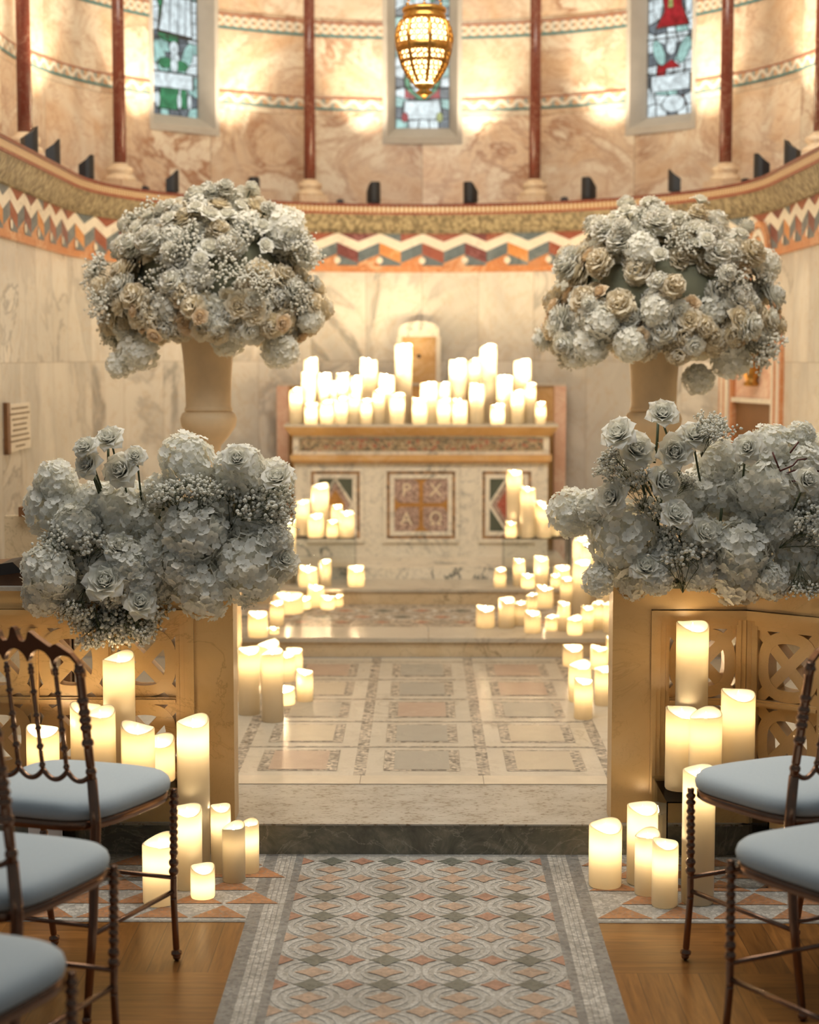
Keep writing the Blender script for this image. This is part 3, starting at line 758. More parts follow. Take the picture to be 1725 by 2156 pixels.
# ------------------------------------------------------------------ altar and reredos
r = thing('reredos', 'low ochre and pink marble screen standing behind the altar', 'reredos', (-0.005, 10.36, Z3))
mb = MB(); h = 1.322 - Z3
mb.box(-0.80, 0.80, -0.03, 0.08, 0, h, 0); mb.build('back_panel', [M['ochre']], r)
mb = MB()
for s in (-1, 1): mb = MB(); mb.box(*sorted((s * 0.80, s * 0.87)), -0.09, 0.08, 0, h); mb.build('jamb', [M['pink']], r)
mb = MB(); mb.box(-0.87, 0.87, -0.05, 0.08, h, h + 0.014); mb.build('coping', [M['tread']], r)

AY = 9.94; AX = -0.006
alt = thing('altar', 'white veined marble altar with three inlaid panels and gold cross', 'altar', (AX, AY, Z3))
def az(y, Y=AY): return CAMZ - (y - 750) * Y / FPX - Z3
B = MB(); B.box(-0.82, 0.82, -0.54, 0.31, 0, 0.063); B.build('footpace', [M['altar']], alt)
B = MB(); B.box(-0.74, 0.74, 0.0, 0.31, 0.063, 0.625); B.build('body', [M['altar']], alt)
B = MB(); B.box(-0.76, 0.76, -0.05, 0.315, 0.625, 0.66, 0); B.box(-0.75, 0.75, -0.03, 0.315, 0.61, 0.625, 0); B.build('moulding', [M['ochre']], alt)
B = MB(); B.box(-0.745, 0.745, -0.03, 0.315, 0.66, 0.77); B.build('frieze', [M['altar']], alt)
B = MB(); B.box(-0.71, 0.71, -0.036, -0.028, 0.683, 0.757); B.build('inlay_strip', [M['inlay']], alt)
B = MB()
for (hw, y, z), (hw2, y2, z2), m in (((0.755, -0.05, 0.77), (0.79, -0.13, 0.825), 0), ((0.79, -0.13, 0.825), (0.79, -0.13, 0.84), 1)):
    for P in ([(-hw, y, z), (hw, y, z), (hw2, y2, z2), (-hw2, y2, z2)], [(hw, y, z), (hw, 0.315, z), (hw2, 0.315, z2), (hw2, y2, z2)], [(-hw, 0.315, z), (-hw, y, z), (-hw2, y2, z2), (-hw2, 0.315, z2)]): B.poly(P, m)
B.poly([(-0.79, -0.13, 0.84), (0.79, -0.13, 0.84), (0.79, 0.315, 0.84), (-0.79, 0.315, 0.84)], 1)
B.build('mensa', [M['ochre'], M['tread']], alt)
def aframe(B, x0, x1, z0, z1, w, d, m):
    fn = lambda a, b, dd: Vector((a, -dd, b))
    for P in ([(x0, z0), (x1, z0), (x1 - w, z0 + w), (x0 + w, z0 + w)], [(x1, z0), (x1, z1), (x1 - w, z1 - w), (x1 - w, z0 + w)],
              [(x1, z1), (x0, z1), (x0 + w, z1 - w), (x1 - w, z1 - w)], [(x0, z1), (x0, z0), (x0 + w, z0 + w), (x0 + w, z1 - w)]):
        B.prism(P, fn, d, 0.0, m)
def apanel(cx, hw, z0, z1, kind):
    p = MB()
    aframe(p, cx - hw, cx + hw, z0, z1, 0.022, 0.022, 0); aframe(p, cx - hw + 0.022, cx + hw - 0.022, z0 + 0.022, z1 - 0.022, 0.018, 0.008, 1)
    aframe(p, cx - hw + 0.04, cx + hw - 0.04, z0 + 0.04, z1 - 0.04, 0.026, 0.016, 0)
    fr = p.build('panel_frame', [M['altar'], M['bead']], alt)
    i = hw - 0.066; zc = (z0 + z1) / 2; hh = (z1 - z0) / 2 - 0.066
    fn = lambda a, b, d: Vector((cx + a, -d, zc + b))
    q = MB(); 
    if kind == 'cross':
        q.prism([(-i, -hh), (i, -hh), (i, hh), (-i, hh)], fn, 0.003, 0, 0)
        for sx in (-1, 1):
            for sz in (-1, 1):
                P = [(0.075, 0.075)]
                P += [(0.075 + (0.95 - 0.075) * 1.0 - 0.0 if False else 0.72, 0.075)]
                P += [(0.72 + 0.26 * math.sin(q_), 0.075 + 0.26 * (1 - math.cos(q_))) for q_ in (0.3, 0.7, 1.1, 1.45)] + [(1, 0.34), (1, 1), (0.34, 1)]
                P += [(0.075 + 0.26 * (1 - math.cos(q_)), 0.72 + 0.26 * math.sin(q_)) for q_ in (1.45, 1.1, 0.7, 0.3)] + [(0.075, 0.72)]
                P = [(sx * a * i, sz * b * hh) for a, b in P]
                if sx * sz < 0: P = P[::-1]
                q.prism(P, fn, 0.006, 0.0, 1)
        pp = q.build('mosaic_panel', [M['goldmos'], M['quad']], alt)
        for ch, sx, sz in (('P', -1, 1), ('X', 1, 1), ('A', -1, -1), ('\u03a9', 1, -1)):
            cu = bpy.data.curves.new('letter', 'FONT'); cu.body = ch; cu.size = 0.105; cu.align_x = 'CENTER'; cu.align_y = 'CENTER'; cu.extrude = 0.002
            to = bpy.data.objects.new('letter', cu); COL.objects.link(to)
            me = bpy.data.meshes.new_from_object(to.evaluated_get(bpy.context.evaluated_depsgraph_get())); bpy.data.objects.remove(to)
            me.materials.clear(); me.materials.append(M['letter'])
            l = obj('letter', me, pp, (cx + sx * i * 0.55, -0.009, zc + sz * hh * 0.55)); l.rotation_euler = (PI / 2, 0, 0)
    else:
        q.prism([(-i, -hh), (i, -hh), (i, hh), (-i, hh)], fn, 0.002, 0, 0)
        q.band([(0, -hh), (i, 0), (0, hh), (-i, 0)], 0.022, fn, 0.012, 0.0, 1, True)
        k1 = 0.86; q.prism([(0, -hh * k1), (i * k1, 0), (0, hh * k1), (-i * k1, 0)], fn, 0.005, 0, 2)
        k2 = 0.58; q.prism([(0, -hh * k2), (i * k2, 0), (0, hh * k2), (-i * k2, 0)], fn, 0.008, 0, 3)
        q.build('lozenge_panel', [M['tri'], M['altar'], M['quad'], M['goldmos'] if kind == 'gold' else M['redmos']], alt)
pz0, pz1 = 0.145, 0.585
apanel(0.0, 0.222, pz0, pz1, 'cross'); apanel(-0.50, 0.165, pz0, pz1, 'gold'); apanel(0.50, 0.165, pz0, pz1, 'red')

# small aumbry door in the wall above the altar
r = thing('aumbry_door', 'small ochre marble cupboard door with rounded hood above the altar', 'cupboard', (-0.02, 10.64, 0))
B = MB(); B.box(-0.105, 0.105, -0.02, 0.06, 1.335, 1.62, 0); B.build('door', [M['ochre']], r)
B = MB(); B.lathe([(0.0, -0.012), (0.008, -0.01), (0.011, 0.0), (0.008, 0.01), (0.0, 0.012)], 10, (0.0, -0.03, 1.50)); B.build('knob', [M['black']], r)
B = MB(); fn = lambda a, b, d: Vector((a, -d, b))
B.prism([(-0.125, 1.62), (0.125, 1.62), (0.125, 1.665)] + [(0.125 * math.cos(PI * k / 10), 1.665 + 0.05 * math.sin(PI * k / 10)) for k in range(1, 10)] + [(-0.125, 1.665)], fn, 0.05, -0.06, 0)
B.build('hood', [M['altar']], r)
for s in (-1, 1): B = MB(); B.box(*sorted((s * 0.105, s * 0.135)), -0.03, 0.06, 1.335, 1.62); B.build('jamb', [M['z_white']], r)

# ------------------------------------------------------------------ chancel screens with pierced lattice
SY, ST, SH = 5.065, 0.11, 0.80
def cell(mb, x0, x1, z0, z1, fn):
    cx, cz, hx, hz = (x0 + x1) / 2, (z0 + z1) / 2, (x1 - x0) / 2, (z1 - z0) / 2
    g = 0.010
    w = 0.034
    mb.band([(x0, z0), (x1, z1)], w, fn, 0.024, 0.075, 0); mb.band([(x0, z1), (x1, z0)], w, fn, 0.0245, 0.0745, 0)
    P = []
    for k in range(32):
        q = 2 * PI * k / 32; e = 0.78
        P.append((cx + hx * 0.84 * math.copysign(abs(math.cos(q)) ** e, math.cos(q)), cz + hz * 0.84 * math.copysign(abs(math.sin(q)) ** e, math.sin(q))))
    mb.band(P, w, fn, 0.022, 0.077, 0, True)
def run(root, xs, fn, xa, xb, pier=None):
    # xs: list of (x0, x1) lattice bays; fn(a, z, d) places; xa..xb: full length
    zb = ZS
    B = MB(); bx = lambda a0, a1, z0, z1, d0=0.0, d1=ST: B.prism([(a0, z0), (a1, z0), (a1, z1), (a0, z1)], fn, d0, d1, 0)
    bx(xa, xb, 0.745, SH); B.build('top_rail', [M['screen']], root)
    B = MB(); bx(xa, xb, zb, 0.183); B.build('bottom_rail', [M['screen']], root)
    B = MB(); lo = min(x for x, _ in xs); hi = max(x for _, x in xs)
    for k, (d, w) in enumerate(((-0.010, 0.016), (-0.004, 0.014), (0.006, 0.014), (0.014, 0.012))):
        o = 0.058 - k * 0.0155
        a0, a1, z0, z1 = lo - o, hi + o, 0.242 - o, 0.685 + o
        bx(a0, a1, z1 - w, z1, d, 0.09); bx(a0, a1, z0, z0 + w, d, 0.09); bx(a0, a0 + w, z0 + w, z1 - w, d, 0.09); bx(a1 - w, a1, z0 + w, z1 - w, d, 0.09)
    B.build('moulding', [M['screen']], root)
    if pier:
        B = MB(); bx(pier[0], pier[1], 0.183, 0.745); B.build('pier', [M['screen']], root)
    B = MB()
    for (a0, a1), (b0, b1) in zip(xs, xs[1:]): bx(a1, b0, 0.242, 0.685, 0.012, 0.09); bx(a1 + 0.006, b0 - 0.006, 0.242, 0.685, 0.006, 0.012)
    for a0, a1 in xs: bx(a0, a1, 0.452, 0.474, 0.012, 0.09); bx(a0, a1, 0.458, 0.468, 0.006, 0.012)
    B.build('mullion', [M['screen']], root)
    for a0, a1 in xs:
        for z0, z1 in ((0.242, 0.452), (0.474, 0.685)):
            L = MB(); cell(L, a0, a1, z0, z1, fn); L.build('lattice', [M['screen']], root)
sl = thing('chancel_screen', 'low honey marble screen with pierced lattice left of the steps', 'screen', (0, 0, 0))
fnL = lambda a, z, d: Vector((a, SY + d, z))
run(sl, [(-1.62, -1.425), (-1.40, -1.205), (-1.18, -0.985), (-0.96, -0.765)][::1], lambda a, z, d: Vector((a + 0.022, SY + d, z)), -1.72, -0.589, (-0.708, -0.589))
sr = thing('chancel_screen', 'low honey marble screen with an angled wing right of the steps', 'screen', (0, 0, 0))
run(sr, [(0.745, 0.945)], lambda a, z, d: Vector((a, SY + d, z)), 0.572, 0.972, (0.572, 0.687))
ang = math.radians(-38); ca, sa = math.cos(ang), math.sin(ang)
def fnR(a, z, d): return Vector((0.972 + a * ca - d * sa, SY + a * sa + d * ca, z))
run(sr, [(0.03, 0.225), (0.25, 0.445), (0.47, 0.665)], fnR, 0.0, 0.72)
B = MB(); B.prism([(0.0, 0), (0.72, 0), (0.72, ZS), (0.0, ZS)], fnR, -0.02, 0.5, 0); struct(B.build('trim_plinth', [M['plinth']]))
for o, nm in ((sl, 0),):
    B = MB(); B.box(-1.72, -0.565, SY - 0.006, SY + ST + 0.004, SH, SH + 0.012); B.build('coping', [M['tread']], o)
B = MB(); B.box(0.57, 0.98, SY - 0.006, SY + ST + 0.004, SH, SH + 0.012); B.prism([(0.0, SH), (0.72, SH), (0.72, SH + 0.0118), (0.0, SH + 0.0118)], fnR, -0.006, ST + 0.004, 0); B.build('coping', [M['screen']], sr)
# things at the far left end of the screen
r = thing('book_rest', 'dark sloping leather book rest on the left screen end', 'book rest', (0, 0, 0))
B = MB(); p = [atY(px, py, 5.12) for px, py in ((-60, 1231), (58, 1231), (52, 1206), (28, 1183), (-60, 1188))]
B.prism([(q.x, q.z + 0.0) for q in p], lambda a, b, d: Vector((a, 5.09 + d, max(b, SH + 0.012))), 0.0, 0.13, 0); B.build('desk', [M['wood']], r)
p = [atY(px, py, 5.09) for px, py in ((-60, 1220), (50, 1204), (28, 1183), (-60, 1196))]
B = MB(); B.prism([(q.x, q.z) for q in p], lambda a, b, d: Vector((a, 5.082 + d, b)), 0.0, 0.14, 0); B.build('leather_pad', [M['dark']], r)
r = thing('choir_stall', 'brown oak choir stall end behind the left front flowers', 'choir stall', (-1.42, 6.25, ZS))
B = MB(); B.box(-0.12, 0.12, 0, 0.04, 0, 0.82); B.build('panel', [M['step']], r)
B = MB(); B.box(-0.06, 0.14, -0.03, 0.06, 0.82, 0.855); B.build('arm_rail', [M['wood']], r)
B = MB(); B.box(0.085, 0.12, -0.03, 0.06, 0, 0.82); B.build('post', [M['wood']], r)

# ------------------------------------------------------------------ candles
NUM = ['first', 'second', 'third', 'fourth', 'fifth', 'sixth', 'seventh', 'eighth', 'ninth', 'tenth', 'eleventh', 'twelfth', 'thirteenth', 'fourteenth', 'fifteenth', 'sixteenth', 'seventeenth', 'eighteenth']
CL = []      # (cluster phrase, centre px, x, y, z, r, h, lit, custom label)
rc = random.Random(3)
def candle_mesh(r, h, th0, lit):
    seg = 30; a = min(0.55 * r, 0.3 * h); rim = lambda q: h - 0.25 * a - a * (0.5 + 0.5 * math.cos(q - th0)) * 0.8 - 0.22 * a * math.sin(2 * q + th0 * 1.7)
    floor = max(h - 1.35 * a - 0.006, h * 0.4)
    rows = []
    def row(fr, fz): rows.append([(fr * r * math.cos(2 * PI * k / seg), fr * r * math.sin(2 * PI * k / seg), fz(2 * PI * k / seg)) for k in range(seg)])
    row(0.94, lambda q: 0.0); row(1.0, lambda q: 0.005)
    for f in (0.3, 0.55, 0.75, 0.9): row(1.0, lambda q, f=f: 0.005 + (rim(q) - 0.010) * f)
    row(1.0, lambda q: rim(q) - 0.005); row(0.98, lambda q: rim(q) - 0.0012); row(0.945, lambda q: rim(q)); row(0.91, lambda q: rim(q) - 0.002)
    row(0.82, lambda q: rim(q) - 0.007 - 0.12 * max(rim(q) - 0.007 - floor, 0)); row(0.64, lambda q: floor + 0.30 * max(rim(q) - floor, 0)); row(0.46, lambda q: floor)
    row(0.05, lambda q: floor - 0.001)
    vs = [v for rw in rows for v in rw]; fs = []
    for j in range(len(rows) - 1):
        for k in range(seg): k2 = (k + 1) % seg; fs.append((j * seg + k, j * seg + k2, (j + 1) * seg + k2, (j + 1) * seg + k))
    fs.append(tuple(reversed(range(seg)))); fs.append(tuple((len(rows) - 1) * seg + k for k in range(seg)))
    mb = MB(); mb.add(vs, fs, 0, True); return mb, floor
FM = MB(); FM.lathe([(0.0, 0.0), (0.0042, 0.007), (0.0038, 0.014), (0.0018, 0.022), (0.0, 0.028)], 6)
FLAME = FM.mesh('candle_flame', [M['flame']]); FLAME2 = FM.mesh('candle_flame', [M['flame2']]); FLAME1 = FM.mesh('candle_flame', [M['flame1']])
def candle(cl, x0, x1, top, base, zs, Y=None, lit=1.0, label=None):
    cx = (x0 + x1) / 2
    if Y is None:
        p = atZ(cx, base, zs); r = (x1 - x0) / 2 * p.y / FPX; Yc = p.y + r
    else: Yc = Y; r = (x1 - x0) / 2 * Yc / FPX
    q = atY(cx, top, Yc + r * 0.5); h = q.z - zs
    CL.append([cl, cx, atY(cx, base, Yc).x, Yc, zs, r, max(h, 0.03), lit, label])
F_L = 'on the floor before the left screen'; F_R = 'on the floor before the right screen'; R_L = 'on the clear riser by the left screen'; R_R = 'on the clear riser by the right screen'
S_L = 'on the sanctuary floor behind the left screen'; S_R = 'on the sanctuary floor behind the right screen'
T_L = 'on the second step at left'; T_R = 'on the second step at right'; P_L = 'on the altar step at left'; P_R = 'on the altar step at right'
G_L = 'on the clear riser left of the altar'; G_R = 'on the clear riser right of the altar'
RH = 0.25
for a in ((300, 375, 1752, 1912), (401, 454, 1813, 1897), (375, 445, 1501, 1850), (363, 428, 1688, 1877), (444, 488, 1688, 1842), (501, 547, 1722, 1842)): candle(F_L, *a, 0.0)
candle(F_L, 468, 518, 1727, 1862, 0.0, None, 0.25)
for x0, x1, tp, Y in ((220, 288, 1368, 4.955), (150, 218, 1473, 4.93), (180, 246, 1484, 4.84), (256, 328, 1514, 4.835), (300, 370, 1541, 4.955)): candle(R_L, x0, x1, tp, 1660, RH, Y)
candle('on the white block beside the left riser', 57, 127, 1520, 1660, RH, 4.89, 1.0, 'ivory pillar candle on the white block, behind the backrest of the left chair')
for a in ((1238, 1310, 1720, 1875), (1318, 1385, 1683, 1868), (1335, 1390, 1742, 1890), (1371, 1428, 1760, 1915), (1433, 1504, 1606, 1910)): candle(F_R, *a, 0.0)
candle(F_R, 1343, 1403, 1685, 1840, 0.0, 4.95)
for x0, x1, tp, Y in ((1399, 1468, 1480, 4.87), (1449, 1519, 1487, 4.78), (1515, 1588, 1443, 4.86), (1419, 1488, 1300, 4.965)): candle(R_R, x0, x1, tp, 1675, RH, Y)
for a in ((502, 549, 1357, 1508), (551, 598, 1362, 1523), (575, 622, 1437, 1487), (624, 660, 1405, 1479)): candle(S_L, *a, ZS)
candle(S_L, 542, 590, 1345, 1470, ZS, 7.07); candle(S_L, 585, 622, 1368, 1450, ZS, 7.32); candle(S_L, 602, 638, 1360, 1425, ZS, 7.58)
for a in ((522, 565, 1282, 1344), (568, 598, 1262, 1318)): candle(T_L, *a, Z2, None, 0.8)
candle(T_L, 567, 588, 1318, 1338, Z2, 8.03); candle(T_L, 575, 640, 1240, 1291, Z2, 8.70, 0.5); candle(T_L, 628, 655, 1253, 1285, Z2, 8.84); candle(T_L, 647, 684, 1227, 1277, Z2, 8.925, 0.7); candle(T_L, 675, 705, 1250, 1285, Z2, 8.84); candle(T_L, 702, 723, 1250, 1280, Z2, 8.93, 0.7)
for x0, x1, tp, Y, l in ((628, 670, 1187, 9.09, .6), (672, 698, 1175, 9.10, .6), (732, 768, 1187, 9.10, .8), (590, 624, 1090, 9.22, 1), (560, 594, 1130, 9.15, 1)): candle(P_L, x0, x1, tp, 1238, Z3, Y, l)
ZG = Z3 + RH
for x0, x1, tp, Y in ((656, 693, 1015, 9.335), (697, 722, 1060, 9.335), (622, 652, 1050, 9.335), (648, 682, 1078, 9.222), (688, 712, 1092, 9.222), (714, 746, 1072, 9.222)): candle(G_L, x0, x1, tp, 1128, ZG, Y)
for x0, x1, tp, Y in ((1066, 1099, 986, 9.335), (1095, 1127, 1021, 9.222), (1064, 1088, 1095, 9.222), (1126, 1150, 1052, 9.335), (1131, 1161, 1058, 9.222), (1157, 1188, 1054, 9.335)): candle(G_R, x0, x1, tp, 1128, ZG, Y)
for x0, x1, tp, Y, l in ((1040, 1066, 1193, 9.07, .7), (1080, 1106, 1173, 9.125, .8), (1097, 1126, 1204, 9.04, 1), (1124, 1155, 1168, 9.11, .8), (1159, 1179, 1206, 9.03, .7), (1166, 1201, 1186, 9.12, .8), (1205, 1240, 1127, 9.2, 1)): candle(P_R, x0, x1, tp, 1238, Z3, Y, l)
for x0, x1, tp, Y, l in ((1128, 1165, 1228, 8.90, .5), (1174, 1201, 1263, 8.13, .7), (1002, 1042, 1270, 8.23, .35), (1049, 1084, 1254, 8.22, .4), (1083, 1108, 1263, 8.30, .4), (1104, 1139, 1281, 8.07, .5), (1108, 1132, 1246, 8.46, .6),
                         (1148, 1174, 1292, 8.14, .8), (1194, 1227, 1294, 8.02, 1), (1223, 1250, 1272, 8.10, 1), (1246, 1273, 1263, 8.18, 1), (1270, 1302, 1263, 8.08, 1), (1179, 1205, 1212, 8.62, .7), (1205, 1245, 1175, 8.45, 1), (1222, 1254, 1140, 8.72, 1), (1256, 1292, 1195, 8.40, 1)):
    candle(T_R, x0, x1, tp, 1330, Z2, Y, l)
for x0, x1, tp, Y, l in ((1184, 1227, 1352, 7.70, .45), (1197, 1245, 1388, 6.90, 1), (1209, 1249, 1423, 6.56, 1), (1243, 1279, 1355, 7.62, 1), (1252, 1289, 1399, 6.82, 1), (1275, 1308, 1338, 7.80, 1), (1281, 1318, 1380, 7.25, 1)): candle(S_R, x0, x1, tp, 1450, ZS, Y, l)
ZM = Z3 + 0.84
def altar_row(phrase, Y, rows):
    for x0, x1, tp in rows: candle(phrase, 540 + x0 / 2.464, 540 + x1 / 2.464, 480 + tp / 2.464, 890, ZM, Y, 1.8)
altar_row('in the front row on the altar top', 9.865, ((172, 237, 825), (250, 318, 900), (330, 400, 888), (405, 475, 870), (480, 535, 850), (540, 600, 880), (606, 664, 830), (692, 770, 850), (808, 885, 875), (938, 1008, 880), (1016, 1094, 880), (1105, 1180, 800), (1215, 1288, 905), (1322, 1388, 835), (1448, 1502, 897)))
altar_row('in the second row on the altar top', 9.975, ((235, 310, 740), (320, 390, 745), (417, 482, 745), (490, 548, 760), (635, 716, 750), (850, 940, 790), (947, 1003, 795), (1245, 1328, 755), (1392, 1450, 800)))
altar_row('in the third row on the altar top', 10.08, ((250, 320, 668), (540, 628, 668), (720, 808, 592), (1000, 1090, 672), (1160, 1245, 597), (1335, 1422, 675)))
altar_row('in the fourth row on the altar top', 10.185, ((385, 460, 785), (1098, 1166, 672)))
groups = {}
for c in CL: groups.setdefault(c[0], []).append(c)
for cl, L in groups.items():
    L.sort(key=lambda c: c[1])
    for i, (c, cx, x, y, z, r, h, lit, lb) in enumerate(L):
        if lb is None:
            place = 'leftmost' if i == 0 else ('rightmost' if i == len(L) - 1 else NUM[i] + ' from left')
            lb = ('tall' if h > 0.28 else 'short' if h < 0.12 else 'medium') + (' dim' if lit < 0.6 else '') + ' ivory pillar candle, ' + place + ' ' + cl
        o, fl = candle_mesh(r, h, -PI / 2 + rc.uniform(-0.9, 0.9), lit)
        root = o.build('pillar_candle', [M['wax']], None, (x, y, z)); tag(root, lb, 'candle', 'candles ' + cl)
        root.rotation_euler = (0, 0, 0)
        f = obj('candle_flame', FLAME2 if 'altar top' in cl else FLAME if z < 0.05 or 'screen' in cl and z > 0.2 else FLAME1, root, (0, 0, fl + 0.001)); s = max(0.6, min(1.2, r / 0.045)); f.scale = (s, s, s)
        zl = fl - 0.030 if fl > 0.07 else fl * 0.55
        lamp('candle_light', 'POINT', CANDLE_W * lit * (r / 0.045) ** 2 * (0.75 if z > 0.05 and 'altar top' not in cl and 'screen by' not in cl else 1.0), (1.0, 0.76, 0.45) if z < 0.05 or 'altar top' in cl else (1.0, 0.70, 0.36), root, (0, 0, zl), (0, 0, 0), min(0.014, r * 0.4))
def riser(x0, x1, y0, y1, z0, h, label, mat='acrylic'):
    B = MB(); t = 0.004; B.box(x0, x1, y0, y1, h - t, h, 0)
    for a in ((x0, x0 + t, y0, y1), (x1 - t, x1, y0, y1), (x0 + t, x1 - t, y0, y0 + t), (x0 + t, x1 - t, y1 - t, y1)): B.box(*a, 0, h - t, 0)
    o = B.build('display_riser', [M[mat]], None, (0, 0, z0)); tag(o, label, 'riser', 'risers under the candles'); return o
riser(-1.03, -0.712, 4.78, 5.02, 0, RH - 0.0005, 'clear acrylic riser under candles before the left screen')
riser(-1.14, -1.035, 4.83, 4.95, 0, RH - 0.0005, 'white block riser beneath one candle at the far left', 'white')
riser(0.69, 0.98, 4.72, 5.025, 0, RH - 0.0005, 'clear acrylic riser under candles before the right screen')
riser(-0.715, -0.36, 9.172, 9.39, Z3, RH - 0.0005, 'clear acrylic riser under candles left of the altar')
riser(0.44, 0.80, 9.172, 9.39, Z3, RH - 0.0005, 'clear acrylic riser under candles right of the altar')

# ------------------------------------------------------------------ hanging sanctuary lamp
LY = 7.5; LS = LY / FPX
c = atY(893.5, 110, LY)
lp = thing('sanctuary_lamp', 'pierced gilt hanging lamp glowing before the centre window', 'lamp', (c.x, c.y, c.z))
def lz(y): return (110 - y) * LS
def hr(y):
    T = [(28, 43), (45, 46), (60, 55), (80, 59), (95, 57), (110, 54), (125, 50), (140, 45), (155, 36), (168, 26), (176, 19)]
    for (a, ra), (b, rb) in zip(T, T[1:]):
        if a <= y <= b: return (ra + (rb - ra) * (y - a) / (b - a)) * LS
    return 43 * LS if y < 28 else 19 * LS
B = MB(); B.lathe([(hr(y) * 0.87, lz(y)) for y in range(176, 43, -4)], 32); B.build('lamp_glass', [M['lampglass']], lp)
B = MB(); B.lathe([(0.030 * 0 + 20 * LS, lz(178)), (22 * LS, lz(176)), (18 * LS, lz(181)), (10 * LS, lz(186)), (18 * LS, lz(192)), (9 * LS, lz(198)), (2 * LS, lz(205))][::-1], 24); B.build('finial', [M['brass']], lp)
B = MB()
B.lathe([(hr(45), lz(46)), (44 * LS, lz(36)), (41 * LS, lz(33)), (45 * LS, lz(30)), (46 * LS, lz(24)), (43 * LS, lz(20)), (38 * LS, lz(20)), (38 * LS, lz(46))], 32)
B.build('rim', [M['brass']], lp)
B = MB(); B.lathe([(hr(109), lz(109)), (hr(109) + 2 * LS, lz(107)), (hr(93) + 2 * LS, lz(95)), (hr(93), lz(93))], 32)
B.lathe([(hr(131), lz(131)), (hr(131) + 1.5 * LS, lz(130)), (hr(127) + 1.5 * LS, lz(128)), (hr(127), lz(127))], 32); B.build('band', [M['brass']], lp)
for k in range(8):
    a = 2 * PI * k / 8 + 0.2; B = MB()
    B.tube([(hr(y) * math.cos(a), hr(y) * math.sin(a), lz(y)) for y in range(46, 178, 6)], 3.6 * LS, 6); B.build('rib', [M['brass']], lp)
B = MB()
for k in range(8):
    for row, y in enumerate((54, 66, 78, 89, 115, 122, 137, 146, 155, 164)):
        nn = 3 if y < 120 else (3 if y < 150 else 2)
        for j in range(nn):
            a = 2 * PI * k / 8 + 0.2 + 2 * PI / 8 * (j + 0.5 + (0.25 if row % 2 else -0.25) * 0.6) / nn
            R = hr(y) * 0.985; rr_ = hr(y) * PI / 8 / nn * 0.95; rr_ = min(rr_, 6.2 * LS)
            er = Vector((math.cos(a), math.sin(a), 0)); et = Vector((-math.sin(a), math.cos(a), 0))
            P = [er * R + et * rr_ * math.cos(q) + Vector((0, 0, lz(y) + rr_ * math.sin(q))) for q in [2 * PI * i / 8 for i in range(8)]]
            B.tube(P, 1.35 * LS, 4, 0, True)
B.build('fretwork', [M['brass']], lp)
for k in range(3):
    a = 2 * PI * k / 3 + PI / 6 + 0.0; B = MB(); p0 = Vector((41 * LS * math.cos(a), 41 * LS * math.sin(a), lz(20))); p1 = Vector((0, 0, lz(20) + 0.55))
    for i in range(26):
        p = p0.lerp(p1, i / 25); B.ball(p, 3.6 * LS, 0, 8, 5, 1.35)
    B.build('chain', [M['brass']], lp)
B = MB(); B.tube([(0, 0, lz(20) + 0.55), (0, 0, ZT - c.z)], 0.006, 8); B.build('chain', [M['brass']], lp)
lamp('lamp_bulb', 'POINT', 6.0, (1.0, 0.7, 0.38), lp, (0, 0, lz(190) - 0.02), (0, 0, 0), 0.03)

# ------------------------------------------------------------------ blooms
def petal(mb, ph, prof, W, cup, tip=3.0, ruf=0.0, m=0, nu=4, off=0.0, rp=0.0):
    # prof: [(radius, z)] along the petal; W: half width
    er = Vector((math.cos(ph), math.sin(ph), 0)); et = Vector((-math.sin(ph), math.cos(ph), 0)); n = len(prof) - 1
    vs = []; fs = []
    for j, (r, z) in enumerate(prof):
        v = j / n; w = W * (0.35 + 0.65 * min(1.0, v * 1.7)) * (max(0.0, 1 - v ** tip)) ** 0.5 if j < n else W * 0.10
        for i in range(nu + 1):
            u = -1 + 2 * i / nu
            k = ruf * v * v * math.sin(u * 7.0 + ph * 5 + rp)
            p = er * (r - cup * u * u * W) + et * (u * w) + Vector((0, 0, z + cup * 0.3 * u * u * W))
            p += er * k + Vector((0, 0, k * 0.7 * math.cos(u * 5 + ph)))
            vs.append(p)
    for j in range(n):
        for i in range(nu): a = j * (nu + 1) + i; fs.append((a, a + 1, a + nu + 2, a + nu + 1))
    mb.add(vs, fs, m, True)
def rose_mesh(seed, mat, openness=1.0):
    rn = random.Random(seed); mb = MB(); N = 30
    for k in range(N):
        f = k / (N - 1); ph = k * 2.39996 + rn.uniform(-.2, .2)
        L = 0.72 + 0.42 * f; t0 = 0.25 + 0.35 * f; t1 = (-0.45 + 2.15 * f ** 0.9) * openness
        r, z = 0.03 + 0.10 * f, -0.32 - 0.10 * f; prof = [(r, z)]; n = 6
        for j in range(n):
            v = (j + 1) / n; tl = t0 + (t1 - t0) * v ** 1.2 + (0.9 * f * max(0, v - 0.7) * 3)
            r = max(0.015, r + math.sin(tl) * L / n); z += math.cos(tl) * L / n; prof.append((r, z))
        petal(mb, ph, prof, 0.22 + 0.36 * f, 0.34 * (1 - 0.55 * f), 4.0 if f < 0.6 else 2.6, 0.045 * f, 0, 4, rp=rn.uniform(0, 6))
    mb.lathe([(0.0, -0.42), (0.14, -0.38), (0.17, -0.25), (0.1, -0.1), (0.0, -0.1)], 8, (0, 0, 0), 1)
    mb.lathe([(0.0, -0.3), (0.15, -0.15), (0.17, 0.05), (0.11, 0.22), (0.04, 0.30), (0.0, 0.31)], 10, (0, 0, 0), 0)
    return mb.mesh('rose', [mat, M['stem']])
